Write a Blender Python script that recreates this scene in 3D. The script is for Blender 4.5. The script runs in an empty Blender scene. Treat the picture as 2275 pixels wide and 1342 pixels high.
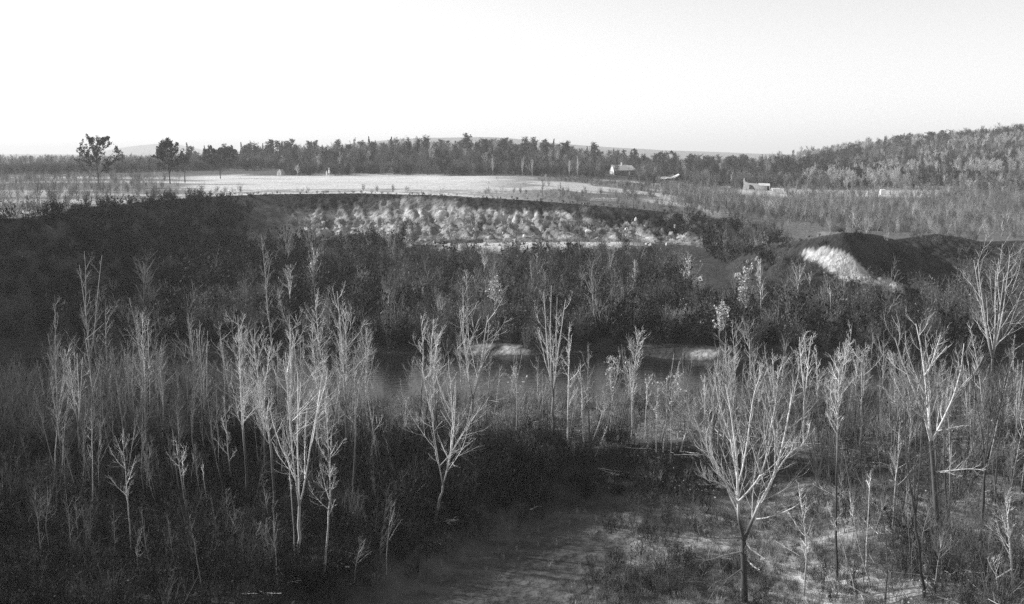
import bpy, math, numpy as np
from math import radians as R

# ---------------------------------------------------------------- camera, sky, sun, exposure
scene = bpy.context.scene
COL = scene.collection
CAM = np.array([0.0, 0.0, 25.0])
FPX = 2439.0                      # focal length in pixels of a 2275 px wide frame
PITCH = math.atan((671.0 - 350.0) / FPX)
cd = bpy.data.cameras.new('camera'); cam = bpy.data.objects.new('camera', cd); COL.objects.link(cam)
cam.location = CAM; cam.rotation_euler = (R(90) - PITCH, 0, 0)
cd.sensor_width = 36.0; cd.lens = 36.0 * FPX / 2275.0; cd.clip_start = 0.1; cd.clip_end = 60000
scene.camera = cam

SUN_EL = R(24.0)
SUN_AZ = R(-72.0)                 # measured clockwise from +Y: the sun stands to the left, a little beyond the subject
sdir = np.array([math.sin(SUN_AZ) * math.cos(SUN_EL), math.cos(SUN_AZ) * math.cos(SUN_EL), math.sin(SUN_EL)])
w = bpy.data.worlds.new('World'); scene.world = w; w.use_nodes = True
nt = w.node_tree; nt.nodes.clear()
out = nt.nodes.new('ShaderNodeOutputWorld'); bg = nt.nodes.new('ShaderNodeBackground')
sky = nt.nodes.new('ShaderNodeTexSky'); bw = nt.nodes.new('ShaderNodeVectorMath'); bw.operation = 'DOT_PRODUCT'; bw.inputs[1].default_value = (.25, .45, .30)
sky.sky_type = 'NISHITA'; sky.sun_disc = False; sky.sun_elevation = SUN_EL; sky.sun_rotation = SUN_AZ
sky.air_density = 1.0; sky.dust_density = 0.4; sky.ozone_density = 1.0
nt.links.new(sky.outputs[0], bw.inputs[0]); nt.links.new(bw.outputs['Value'], bg.inputs[0])
bg.inputs[1].default_value = 0.15
nt.links.new(bg.outputs[0], out.inputs[0])
ld = bpy.data.lights.new('sun', 'SUN'); sun = bpy.data.objects.new('sun', ld); COL.objects.link(sun)
ld.energy = 5.0; ld.angle = R(0.5); ld.color = (1, 1, 1)
from mathutils import Vector, Matrix
sun.rotation_euler = Vector(sdir).to_track_quat('Z', 'Y').to_euler()
sun.location = (-60, 20, 80)
scene.view_settings.view_transform = 'Standard'; scene.view_settings.look = 'None'
scene.view_settings.gamma = 1.0; scene.view_settings.use_curve_mapping = False
scene.view_settings.exposure = 0.5
scene.cycles.max_bounces = 6; scene.cycles.diffuse_bounces = 2; scene.cycles.volume_bounces = 0
scene.cycles.use_denoising = False

# ---------------------------------------------------------------- noise
def _h(i, j, s):
    n = (i.astype(np.int64) * 374761393 + j.astype(np.int64) * 668265263 + s * 1442695041) & 0xffffffff
    n = ((n ^ (n >> 13)) * 1274126177) & 0xffffffff
    n = (n ^ (n >> 16)) & 0xffffff
    return n / float(0xffffff)
def vnoise(x, y, s=0):
    xi = np.floor(x); yi = np.floor(y); fx = x - xi; fy = y - yi
    fx = fx * fx * (3 - 2 * fx); fy = fy * fy * (3 - 2 * fy)
    a = _h(xi, yi, s); b = _h(xi + 1, yi, s); c = _h(xi, yi + 1, s); d = _h(xi + 1, yi + 1, s)
    return (a + (b - a) * fx) * (1 - fy) + (c + (d - c) * fx) * fy
def fbm(x, y, o=4, s=0):
    v = 0; a = 0.5; t = 0
    for k in range(o):
        v = v + a * vnoise(x, y, s + k * 17); t += a; a *= 0.5; x = x * 2.03 + 5.1; y = y * 2.03 + 1.7
    return v / t                      # 0..1
def sm(t):
    t = np.clip(t, 0, 1); return t * t * (3 - 2 * t)

# ---------------------------------------------------------------- picture pixel -> place
def ray(px, py):
    c, s = math.cos(PITCH), math.sin(PITCH)
    a = (px - 1137.5) / FPX; b = (671.0 - py) / FPX
    return np.array([a, c + b * s, -s + b * c])
def at_z(px, py, z):
    d = ray(px, py); t = (z - CAM[2]) / d[2]; return CAM + d * t
def at_y(px, py, y):
    d = ray(px, py); return CAM + d * (y / d[1])

# ---------------------------------------------------------------- terrain
def L(*pts):
    return np.array(pts, float)
def pz(px, py, z):
    p = at_z(px, py, z); return (p[0], p[1], z)
CREST = L((-130, 0, 16), (-115, 80, 16), (-98, 125, 16), pz(80, 482, 16), pz(180, 462, 16), pz(300, 449, 16), pz(440, 437, 16),
          pz(600, 431, 16), pz(800, 429, 16), pz(1000, 434, 15.7), pz(1200, 446, 14.6), pz(1400, 463, 12.8), pz(1550, 480, 11.1),
          (58, 254, 9.7), (53, 218, 9.0), (46, 196, 9.4), (50, 184, 11.6), (54.5, 180, 12.9), (63.4, 195, 11.6), (73.4, 210, 9.4), (82.2, 222, 9.3),
          (88, 228, 9.3), (95.7, 235, 8.2), (102.6, 240, 6.8), (114, 245, 6.6), (150, 235, 7), (200, 200, 8), (230, 100, 8), (240, 0, 8))
FOOT = L((-105, 0, 3), (-92, 80, 3), (-74, 125, 3), (-62, 150, 3.5), (-60, 185, 5), (-58, 225, 5.4), (-48, 240, 5.2), (-37, 246, 4.6),
         (-28, 246, 5.2), (-14, 246, 5.8), (6, 244, 6.3), (26, 241, 6.6), (38, 235, 6.2), (44, 220, 5.6), (40, 203, 5.2), (37, 188, 4.3),
         (42, 172, 3.5), (56, 163, 3), (67, 172, 3), (78, 187, 3.2), (92, 202, 3.5), (105, 213, 4), (125, 218, 4.5), (170, 190, 4), (200, 100, 4), (210, 0, 4))
SHORE = L((-100, 0, .6), (-90, 50, .6), (-80, 90, .6), (-68, 122, .6), (-60, 136, .6), (-40, 139, .6), (-20, 140, .6), (-8, 139, .6), (-5, 137, .6), (2, 137.5, .6), (5, 140, .6),
          (15, 141, .6), (19, 136, .6), (27, 134, .6), (31, 136, .6), (60, 138, .6), (120, 146, .6), (400, 165, .6))
NEAR = L((-84, 0, .6), (-76, 50, .6), (-64, 88, .6), (-50, 106, .6), (-30, 108, .6), (-10, 104, .6), (8, 107, .6), (30, 110, .6), (60, 111, .6), (120, 114, .6), (400, 130, .6))
BIG = 20000
def closed(poly, extra):
    return np.vstack([poly[:, :2], np.array(extra, float)])
P_CREST = closed(CREST, [(240, -BIG), (BIG, -BIG), (BIG, BIG), (-BIG, BIG), (-BIG, -BIG), (-130, -BIG)])
P_FOOT = closed(FOOT, [(210, -BIG), (BIG, -BIG), (BIG, BIG), (-BIG, BIG), (-BIG, -BIG), (-105, -BIG)])
P_SHORE = closed(SHORE, [(BIG, 900), (BIG, BIG), (-BIG, BIG), (-BIG, -BIG), (-100, -BIG)])
P_NEAR = closed(NEAR, [(BIG, 850), (BIG, -BIG), (-84, -BIG)])
def inside(x, y, poly):
    r = np.zeros(x.shape, bool); n = len(poly)
    for i in range(n):
        x1, y1 = poly[i]; x2, y2 = poly[(i + 1) % n]
        if y1 == y2: continue
        c = ((y1 > y) != (y2 > y)) & (x < (x2 - x1) * (y - y1) / (y2 - y1) + x1)
        r ^= c
    return r
def pdist(x, y, poly):
    best = np.full(x.shape, 1e18); z = np.zeros(x.shape)
    for i in range(len(poly) - 1):
        x1, y1, z1 = poly[i]; x2, y2, z2 = poly[i + 1]
        dx, dy = x2 - x1, y2 - y1
        t = np.clip(((x - x1) * dx + (y - y1) * dy) / (dx * dx + dy * dy), 0, 1)
        d = (x - x1 - t * dx) ** 2 + (y - y1 - t * dy) ** 2
        m = d < best; best = np.where(m, d, best); z = np.where(m, z1 + t * (z2 - z1), z)
    return np.sqrt(best), z
def plateau(x, y):
    z = 16 - 9 * sm((x - 0) / 110) * (1 - 0.45 * sm((y - 260) / 260))
    z = z + 9 * np.exp(-((x + 70) / 110) ** 2) * sm((y - 540) / 110) * (1 - sm((y - 900) / 500))
    z = z + 3 * np.exp(-((x - 60) / 90) ** 2) * sm((y - 560) / 140) * (1 - sm((y - 900) / 500))
    hill = np.interp(x, [150, 215, 250, 300, 340, 400, 520, 700, 1200, 2500], [0, 3, 9, 19, 24, 29, 46, 62, 70, 30])
    z = z + hill * sm((y - 470) / 380) * (1 - sm((y - 960) / 420))
    z = z + 1.2 * (fbm(x * 0.012, y * 0.012, 3, 5) - .5) * sm((y - 300) / 200)
    z = z + 24 * (fbm(x / 600, y / 600, 3, 9) - .45) * sm((y - 1500) / 1500)
    # far ridges
    z = z + 82 * np.exp(-((x + 260) / 640) ** 2) * np.exp(-((y - 4300) / 700) ** 2)
    z = z + 34 * np.exp(-((x - 700) / 900) ** 2) * np.exp(-((y - 4700) / 600) ** 2)
    z = z + 104 * np.exp(-(np.abs(x + 2600) / 285) ** 1.8) * np.exp(-((y - 8100) / 900) ** 2)
    z = z + 30 * np.exp(-((x + 3600) / 1500) ** 2) * np.exp(-((y - 8500) / 900) ** 2)
    return z
def terrain(x, y, full=False):
    x = np.asarray(x, float); y = np.asarray(y, float)
    wx = x + 3.0 * (fbm(x * .06, y * .06, 3, 1) - .5); wy = y + 3.0 * (fbm(x * .06, y * .06, 3, 2) - .5)
    iC = inside(wx, wy, P_CREST); iF = inside(wx, wy, P_FOOT); iS = inside(wx, wy, P_SHORE); iN = inside(wx, wy, P_NEAR)
    dC, zC = pdist(wx, wy, CREST); dF, zF = pdist(wx, wy, FOOT); dS, _ = pdist(wx, wy, SHORE); dN, _ = pdist(wx, wy, NEAR)
    # eroded relief of the bluff: ribs that run down the face
    rib = 1 - np.abs(2 * fbm(x * 0.22 + 0.05 * y + 1.5 * fbm(x * .08, y * .08, 2, 29), y * 0.07, 4, 21) - 1)
    rib2 = 1 - np.abs(2 * fbm(x * 0.7 + .12 * y + 2.5 * fbm(x * .11, y * .11, 2, 28), y * 0.22, 4, 31) - 1)
    bluffy = sm((x + 62) / 22) * sm((y - 150) / 15)
    tf = dF / (dF + dC + 1e-6)
    prof = np.where(tf < .55, .36 * tf / .55, .36 + .64 * sm(0.5 * (tf - .55) / .45 + .25) * 1.4545 - .64 * .2273)
    prof = np.clip(prof, 0, 1)
    zface = zF + (zC - zF) * (prof * bluffy + tf * (1 - bluffy))
    win = np.clip(4 * tf * (1 - tf), 0, 1)
    win = win * (1 - .8 * sm((x - 45) / 3) * (1 - sm((x - 57) / 3)) * (y < 192)); zface = zface + win * bluffy * ((.6 + 2.6 * fbm(x * .06, y * .06, 2, 23)) * (rib - .7) + (.5 + 2.6 * fbm(x * .09, y * .09, 2, 25)) * (rib2 - .7) + 1.5 * (fbm(x * 1.1 + .2 * y, y * .55, 3, 27) - .5) + .8 * (fbm(x * 2.1, y * 2.1, 2, 77) - .5))
    zplat = plateau(x, y)
    zplat = zC + (zplat - zC) * sm(dC / 45)
    tt = dS / (dS + dF + 1e-6)
    zterr = 0.8 + (zF - 0.8) * tt + 1.4 * (fbm(x * .05, y * .05, 4, 41) - .5) * np.clip(dS / 10, 0, 1) * np.clip(dF / 6, 0, 1)
    zterr = zterr - 3.0 * sm((dF - 6) / 5) * sm((dS - 15) / 40) * sm((x + 40) / 20) * (1 - sm((x - 36) / 12))
    zterr = np.minimum(zterr, 0.45 * dS + 0.02)
    # camera side
    yw = y + 5 * (fbm(x * .07, y * .07, 3, 51) - .5)
    zl = np.interp(yw, [0, 8, 20, 40, 55, 65, 80, 94, 106], [23.2, 20, 13.5, 5.5, 3.2, 2.5, 3.1, 2.6, 1.2])
    zm = np.interp(yw, [0, 8, 20, 38, 49, 60, 75, 81, 94, 106], [23.2, 20, 13.5, 5.0, .85, .8, .8, 3.7, 2.9, 1.2])
    zr = np.interp(yw, [0, 8, 20, 40, 55, 65, 80, 94, 106], [23.2, 20, 13.5, 5.2, 2.6, 2.2, 2.8, 2.8, 1.2])
    ml = sm((x + 11 - .62 * np.maximum(yw - 58, -4)) / 5); mr = sm((x - 17) / 7)
    znear = zl * (1 - ml) + zm * ml; znear = znear * (1 - mr) + zr * mr
    flat = ml * (1 - mr) * sm((yw - 49) / 3) * (1 - sm((yw - 75) / 2))
    znear = znear + (0.7 * (fbm(x * .12, y * .12, 4, 61) - .5)) * (1 - .85 * flat) * sm(y / 8)
    znear = np.minimum(znear, 0.4 * dN + 0.02)
    z = -1.4 * np.clip(np.minimum(dS, dN) / 7, 0, 1) - .02
    z = np.where(iN, znear, z); z = np.where(iS, zterr, z); z = np.where(iF, zface, z); z = np.where(iC, zplat, z)
    if not full: return z
    return z, dict(iC=iC, iF=iF, iS=iS, iN=iN, dC=dC, dF=dF, dS=dS, dN=dN, tf=tf, bluffy=bluffy, flat=flat, rib=rib, rib2=rib2)
def ground(px, py, y0=45, y1=1500):
    """where the sight line through a picture pixel first meets the ground"""
    d = ray(px, py); ys = np.concatenate([np.arange(y0, 320, .4), np.arange(320, y1, 2.0)])
    t = ys / d[1]; X = CAM[0] + d[0] * t; Z = CAM[2] + d[2] * t
    g = terrain(X, ys); k = np.argmax(Z <= g)
    if not (Z <= g).any(): k = len(ys) - 1
    return np.array([X[k], ys[k], g[k]])

# ---------------------------------------------------------------- materials (a black and white photograph: every colour is a grey)
def mat(name, v, rough=.9, var=.25, scale=3.0, bump=0.0, attr=None, spec=.2, detail=4.0, stretch=None, contrast=1.0):
    m = bpy.data.materials.new(name); m.use_nodes = True; t = m.node_tree; b = t.nodes['Principled BSDF']
    b.inputs['Roughness'].default_value = rough; b.inputs['Specular IOR Level'].default_value = spec
    tc = t.nodes.new('ShaderNodeTexCoord'); mp = t.nodes.new('ShaderNodeMapping'); n = t.nodes.new('ShaderNodeTexNoise')
    if stretch: mp.inputs['Scale'].default_value = stretch
    t.links.new(tc.outputs['Object'], mp.inputs[0]); t.links.new(mp.outputs[0], n.inputs['Vector'])
    n.inputs['Scale'].default_value = scale; n.inputs['Detail'].default_value = detail
    r = t.nodes.new('ShaderNodeMapRange'); r.inputs['From Min'].default_value = .5 - .25 / contrast; r.inputs['From Max'].default_value = .5 + .25 / contrast
    r.inputs['To Min'].default_value = 1 - var; r.inputs['To Max'].default_value = 1 + var
    t.links.new(n.outputs['Fac'], r.inputs['Value'])
    mul = t.nodes.new('ShaderNodeMath'); mul.operation = 'MULTIPLY'; t.links.new(r.outputs[0], mul.inputs[0])
    if attr:
        a = t.nodes.new('ShaderNodeAttribute'); a.attribute_name = attr; t.links.new(a.outputs['Fac'], mul.inputs[1])
        if v != 1: 
            m2 = t.nodes.new('ShaderNodeMath'); m2.operation = 'MULTIPLY'; m2.inputs[1].default_value = v
            t.links.new(mul.outputs[0], m2.inputs[0]); mul = m2
    else: mul.inputs[1].default_value = v
    t.links.new(mul.outputs[0], b.inputs['Base Color'])
    if bump:
        bp = t.nodes.new('ShaderNodeBump'); bp.inputs['Strength'].default_value = 1; bp.inputs['Distance'].default_value = bump
        t.links.new(n.outputs['Fac'], bp.inputs['Height']); t.links.new(bp.outputs[0], b.inputs['Normal'])
    return m
M = dict(
    ground=mat('ground_cover', 1, var=.35, scale=1.1, bump=.5, attr='tone', detail=8),
    bark=mat('pale_bark', 1, var=.3, scale=5, attr='tone', stretch=(1, 1, .4)),
    birch=mat('birch_bark', 1, var=.45, scale=9, attr='tone', stretch=(.5, .5, 2.2), contrast=1.6),
    darkbark=mat('dark_bark', .07, var=.3, scale=5),
    brush_dark=mat('dark_brush', .03, var=.3, scale=2),
    brush_mid=mat('grey_brush', .145, var=.3, scale=2),
    brush_pale=mat('pale_brush', .38, var=.3, scale=2),
    leaf=mat('pale_leaf', .55, var=.25, scale=4),
    needle=mat('needle', .075, var=.4, scale=1.5),
    wood_grey=mat('bare_wood_twigs', .27, var=.4, scale=.35),
    wood_pale=mat('pale_wood_twigs', .48, var=.4, scale=.35),
    rubble=mat('clay_rubble', .40, var=.3, scale=2, bump=.1),
    rock=mat('white_rock', .75, var=.12, scale=2, bump=.1),
    wallw=mat('weathered_white_board', .8, var=.1, scale=2),
    roofl=mat('pale_roof', .78, var=.15, scale=1.5),
    dark=mat('dark_opening_and_shaded_end', .03, var=.2), wood_dark_shade=mat('dark_and_shaded_board', .12, var=.25, scale=2),  # dark boards and openings, also wall sides with shade put into the colour
    grass=mat('dry_grass', .38, var=.35, scale=1.2), grassd=mat('grey_grass', .16, var=.35, scale=1.2),
    log=mat('driftwood', .5, var=.3, scale=3),
)
def water_mat():
    m = bpy.data.materials.new('river_water'); m.use_nodes = True; t = m.node_tree; b = t.nodes['Principled BSDF']
    b.inputs['Base Color'].default_value = (.014, .014, .014, 1); b.inputs['Roughness'].default_value = .09
    b.inputs['IOR'].default_value = 1.33; b.inputs['Specular IOR Level'].default_value = .17
    tc = t.nodes.new('ShaderNodeTexCoord'); mp = t.nodes.new('ShaderNodeMapping'); mp.inputs['Scale'].default_value = (.5, 1.3, 1)
    n = t.nodes.new('ShaderNodeTexNoise'); n.inputs['Scale'].default_value = 1.2; n.inputs['Detail'].default_value = 5
    bp = t.nodes.new('ShaderNodeBump'); bp.inputs['Distance'].default_value = .05; bp.inputs['Strength'].default_value = .8
    t.links.new(tc.outputs['Object'], mp.inputs[0]); t.links.new(mp.outputs[0], n.inputs['Vector']); t.links.new(n.outputs['Fac'], bp.inputs['Height'])
    t.links.new(bp.outputs[0], b.inputs['Normal'])
    return m
M['water'] = water_mat()

# ---------------------------------------------------------------- mesh helpers
def mesh_np(name, V, F, tone=None, smooth=False):
    """V (n,3), F (m,k) all faces alike or list of such arrays"""
    me = bpy.data.meshes.new(name)
    Fs = F if isinstance(F, list) else [F]
    Fs = [f for f in Fs if len(f)]
    me.vertices.add(len(V)); me.vertices.foreach_set('co', np.ascontiguousarray(V, dtype=np.float32).ravel())
    loops = np.concatenate([f.ravel() for f in Fs]); tot = np.concatenate([np.full(len(f), f.shape[1]) for f in Fs])
    st = np.concatenate([[0], np.cumsum(tot)[:-1]])
    me.loops.add(len(loops)); me.loops.foreach_set('vertex_index', loops.astype(np.int32))
    me.polygons.add(len(tot)); me.polygons.foreach_set('loop_start', st.astype(np.int32))
    try: me.polygons.foreach_set('loop_total', tot.astype(np.int32))
    except Exception: pass
    me.polygons.foreach_set('use_smooth', np.full(len(tot), smooth))
    me.update(calc_edges=True)
    if tone is not None:
        a = me.attributes.new('tone', 'FLOAT', 'POINT'); a.data.foreach_set('value', np.asarray(tone, dtype=np.float32))
    return me
def obj(name, me, m=None, parent=None, loc=None):
    if m is not None and not me.materials: me.materials.append(m)
    o = bpy.data.objects.new(name, me); COL.objects.link(o)
    if parent is not None: o.parent = parent
    if loc is not None: o.location = loc
    return o
def empty(name, loc, label, cat, group=None, rz=0.0):
    o = bpy.data.objects.new(name, None); COL.objects.link(o); o.location = loc; o.rotation_euler = (0, 0, rz)
    o.empty_display_size = .2
    return tag(o, label, cat, group)
def tag(o, label=None, cat=None, group=None, kind=None):
    if label: o['label'] = label
    if cat: o['category'] = cat
    if group: o['group'] = group
    if kind: o['kind'] = kind
    return o
class Geo:
    def __init__(s): s.V = []; s.F = {}; s.T = []; s.n = 0
    def add(s, V, F, tone=None):
        V = np.asarray(V, float).reshape(-1, 3); F = np.asarray(F, int)
        s.V.append(V); s.F.setdefault(F.shape[1], []).append(F + s.n); s.n += len(V)
        s.T.append(np.full(len(V), .5) if tone is None else np.broadcast_to(np.asarray(tone, float).ravel(), (len(V),)) if np.size(tone) == 1 else np.asarray(tone, float).ravel())
    def tubes(s, P, Rr, sides, tone=None):
        """P (B,K,3) polylines, Rr (B,K) radii"""
        B, K, _ = P.shape
        if B == 0: return
        T = np.gradient(P, axis=1); T /= np.linalg.norm(T, axis=2, keepdims=True) + 1e-9
        ref = np.where(np.abs(T[..., 2:3]) < .9, np.array([0., 0, 1]), np.array([1., 0, 0]))
        ref = np.broadcast_to(ref[:, :1], T.shape)
        U = np.cross(T, ref); U /= np.linalg.norm(U, axis=2, keepdims=True) + 1e-9; W = np.cross(T, U)
        a = np.arange(sides) * 2 * np.pi / sides
        V = P[:, :, None] + Rr[:, :, None, None] * (U[:, :, None] * np.cos(a)[:, None] + W[:, :, None] * np.sin(a)[:, None])
        base = (np.arange(B) * K * sides)[:, None, None]
        k = (np.arange(K - 1) * sides)[None, :, None]; q = np.arange(sides)[None, None]; q2 = (q + 1) % sides
        F = np.stack([base + k + q, base + k + q2, base + k + sides + q2, base + k + sides + q], -1).reshape(-1, 4)
        s.add(V.reshape(-1, 3), F, None if tone is None else np.repeat(np.asarray(tone).reshape(-1), sides))
    def quads(s, C, size, rng, tone=None):
        """small loose faces turned every way"""
        n = len(C)
        a = rng.normal(size=(n, 3)); a /= np.linalg.norm(a, axis=1, keepdims=True)
        b = np.cross(a, rng.normal(size=(n, 3))); b /= np.linalg.norm(b, axis=1, keepdims=True)
        sz = np.asarray(size).reshape(-1, 1) * np.ones((n, 1))
        V = np.stack([C - a * sz, C + b * sz * .6, C + a * sz, C - b * sz * .6], 1).reshape(-1, 3)
        s.add(V, np.arange(n * 4).reshape(-1, 4), None if tone is None else np.repeat(tone, 4))
    def box(s, c, h, rz=0.0, top=None):
        x, y, z = h; V = np.array([[i * x, j * y, k * z] for k in (-1, 1) for j in (-1, 1) for i in (-1, 1)], float)
        if rz: cc, ss = math.cos(rz), math.sin(rz); V[:, :2] = V[:, :2] @ np.array([[cc, ss], [-ss, cc]])
        s.add(V + np.array(c, float), [[0, 2, 3, 1], [4, 5, 7, 6], [0, 1, 5, 4], [2, 6, 7, 3], [0, 4, 6, 2], [1, 3, 7, 5]])
    def mesh(s, name, smooth=False):
        return mesh_np(name, np.vstack(s.V), [np.vstack(f) for f in s.F.values()], np.concatenate(s.T), smooth)

# ---------------------------------------------------------------- build the terrain sheet
def spaced(lo, hi, far, step, grow=1.09):
    core = np.arange(lo, hi + step / 2, step); r = [core[-1]]; s = step
    while r[-1] < far: s *= grow; r.append(r[-1] + s)
    l = [core[0]]; s = step
    return core, np.array(r[1:])
cx = np.arange(-80, 96, .5); cxr = []; s_ = .5; v = cx[-1]
while v < 12500: s_ *= 1.085; v += s_; cxr.append(v)
cxl = []; s_ = .5; v = cx[0]
while v > -12500: s_ *= 1.085; v -= s_; cxl.append(v)
gx = np.concatenate([cxl[::-1], cx, cxr])
gy = np.concatenate([np.arange(48, 150, .7), np.arange(150, 160, 1.0), np.arange(160, 284, .45)])
t_ = []; s_ = .5; v = gy[-1]
while v < 13500: s_ = min(s_ * 1.06, max(3, v * .035)); v += s_; t_.append(v)
b_ = []; s_ = .7; v = gy[0]
while v > -3000: s_ *= 1.12; v -= s_; b_.append(v)
gy = np.concatenate([b_[::-1], gy, t_])
X, Y = np.meshgrid(gx, gy); Z, I = terrain(X, Y, True)
behind = Y < 0
Z = np.where(behind, 23.2 + np.clip(-Y, 0, 200) * .0, Z)
Z = np.where(behind & (np.abs(X) > 70), 16 + 7.2 * np.exp(-((np.abs(X) - 70) / 60) ** 2), Z)
# ---- cover tone (what the ground is made of; the far ridges also carry haze)
def cover(X, Y, Z, I):
    n1 = fbm(X * .05, Y * .05, 4, 101); n2 = fbm(X * .3, Y * .3, 4, 102); n3 = fbm(X * .015, Y * .03, 4, 103)
    T = np.full(X.shape, .06)
    # field on the plateau
    fld = .60 + .1 * (n2 - .5)
    fld = fld * (1 - .10 * (np.sin((Y + .25 * X) * 1.1 + 3 * n1) > .2)) * (.86 + .28 * n3)
    weedy = sm((X + 25) / 45) * (1 - 0 * Y)
    patch = sm((fbm(X * .045, Y * .022, 4, 104) - .47) / .1)
    fw = .14 + .38 * patch * (.6 + .8 * (n2 - .2))
    pl = fld * (1 - weedy) + fw * weedy
    edge = sm((I['dC'] - 3) / 5) * (1 - sm((I['dC'] - 26 - 14 * n1) / 10))         # rough grass strip behind the crest
    pl = pl * (1 - .55 * edge * (1 - weedy) * sm((n2 - .35) / .2))
    lip = 1 - sm(I['dC'] / 9)
    pl = pl * (1 - lip * .0)
    leftedge = 1 - sm((X + .285 * Y + 4 * (n1 - .5) * 6 + 6) / 8)                                 # scrubby left corner
    pl = pl * (1 - leftedge) + (.17 + .28 * sm((n3 - .5) / .1)) * leftedge
    rightscrub = sm((X - .16 * Y + 10 * (n1 - .5)) / 14) * (1 - sm((Y - 420) / 40))
    pl = pl * (1 - rightscrub) + .13 * rightscrub
    wood = sm((Y - 545 - 40 * (n1 - .5)) / 6)
    pl = pl * (1 - wood) + .09 * wood
    strip = sm((Y - 420) / 15) * (1 - sm((Y - 485) / 15)) * sm((X - .22 * Y) / 12) * (1 - sm((X - .37 * Y) / 10))
    pl = pl * (1 - strip) + .5 * strip
    T = np.where(I['iC'], pl, T)
    # bluff face
    veg = sm((fbm(X * .11, Y * .11, 4, 105) - .56) / .07)
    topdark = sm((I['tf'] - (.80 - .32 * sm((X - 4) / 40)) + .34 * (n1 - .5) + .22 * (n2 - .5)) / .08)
    f = .225 * (1 - .75 * veg * (1 - .5 * I['tf'])) + .2 * (n2 - .5)
    strata = fbm(Z * .9 + .6 * n1, X * .02, 3, 88); f = f * (.72 + .55 * sm((strata - .35) / .3)) * (.75 + .5 * sm((n3 - .35) / .3))
    gul_ = fbm(X * .8 + .2 * Y, Y * .10, 3, 90); f = f * (.62 + .7 * sm((gul_ - .38) / .24))
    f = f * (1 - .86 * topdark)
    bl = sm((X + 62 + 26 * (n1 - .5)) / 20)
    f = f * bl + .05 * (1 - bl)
    rb = np.maximum(sm((X - 43) / 6), sm((X - 30) / 4) * (1 - sm((Y - 226) / 6)))                                                                           # right bank and gully
    f = f * (1 - rb) + (.03 + .0 * n2) * rb
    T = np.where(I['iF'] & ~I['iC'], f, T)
    sand = np.exp(-(((X - 52.6) / 3.9) ** 2 + ((Z - 8.0 + .25 * (X - 52)) / 2.4) ** 2) ** 2) * sm((185 - Y) / 3)
    sand2 = 1.1 * np.exp(-(((X - 59.5) / 6) ** 2 + ((Y - 167) / 5) ** 2)) * sm((n2 - .42) / .1) + .6 * np.exp(-(((X - 68) / 5) ** 2 + ((Y - 174) / 4) ** 2)) * sm((n2 - .45) / .1)
    n4 = fbm(X * .7 + .8 * Z, Z * .8 - .3 * X, 4, 109); n6 = fbm(X * .28 + 3, Z * .35, 3, 112); sa = sm((sand * 1.1 + .45 * sand2 + 1.5 * (n6 - .5) + .9 * (n4 - .5) - .42) / .2) * (sand + sand2 > .12); T = np.where(I['iS'] & ~I['iC'], T * (1 - sa) + (.42 + .4 * (n4 - .42)) * sa, T)
    n5 = fbm(X * 1.6 + Y * .5, Y * .2, 3, 110); sa = sm((sand2 * 1.5 + 1.5 * (n5 - .5) - .5) / .15); T = np.where(I['iS'] & ~I['iC'], T * (1 - sa) + .36 * sa, T)
    # terrace in front of the bluff
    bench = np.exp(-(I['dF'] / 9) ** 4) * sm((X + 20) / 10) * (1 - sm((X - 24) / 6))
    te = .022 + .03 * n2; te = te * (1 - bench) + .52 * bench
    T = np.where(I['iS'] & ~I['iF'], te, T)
    for (a, b, wx_, wy_, v_) in ((-2.5, 139, 4.2, 1.7, .42), (24.0, 135.6, 1.9, 1.2, .34)):
        g = np.exp(-(((X - a) / wx_) ** 2 + ((Y - b) / wy_) ** 2) ** 2); g = g * sm((n2 - .3) / .1); T = np.where(I['iS'], T * (1 - g) + v_ * g, T)
    # near side
    ne = .025 + .03 * n2
    lev = sm((Y - 79) / 2.5) * (1 - sm((Y - 99) / 4)); ne = ne + .14 * lev * sm((n2 - .42) / .12)
    ne = ne * (1 - I['flat']) + (.075 + .12 * (n2 - .45) + .08 * (fbm(X * .25, Y * 1.6, 3, 111) - .5)) * I['flat']
    rg = sm((X - 3.5 - 1.6 * (n1 - .5) * 6 - .15 * (Y - 60)) / 3) * (1 - sm((Y - 74) / 3)); ne = ne * (1 - rg) + (.10 + .24 * sm((n2 - .42) / .14)) * rg
    pale = np.exp(-(((X - 16.5) / 3.4) ** 2 + ((Y - 60) / 7.5) ** 2) ** 1.4) * sm((n2 - .28) / .1); ne = ne * (1 - pale) + .62 * pale
    T = np.where(I['iN'], ne, T)
    T = np.where(Y > 1200, .07 + .09 * sm((Y - 2400) / 800), T)  # far ridges paler: haze painted into the ground tone
    return np.clip(T, .02, .8)
T = cover(X, Y, Z, I)
ny, nx = X.shape
idx = np.arange(nx * ny).reshape(ny, nx)
F = np.stack([idx[:-1, :-1], idx[:-1, 1:], idx[1:, 1:], idx[1:, :-1]], -1).reshape(-1, 4)
g = obj('ground', mesh_np('ground', np.stack([X, Y, Z], -1).reshape(-1, 3), F, T.ravel(), True), M['ground'])
tag(g, kind='structure')
# river
gxw = np.concatenate([np.linspace(-500, -110, 6), np.linspace(-100, 100, 41), np.linspace(110, 500, 6)]); gyw = np.linspace(-60, 220, 57)
Xw, Yw = np.meshgrid(gxw, gyw); iw = np.arange(Xw.size).reshape(Xw.shape)
o = obj('river', mesh_np('river', np.stack([Xw, Yw, np.zeros_like(Xw)], -1).reshape(-1, 3),
    np.stack([iw[:-1, :-1], iw[:-1, 1:], iw[1:, 1:], iw[1:, :-1]], -1).reshape(-1, 4)), M['water']); tag(o, kind='structure')

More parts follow.
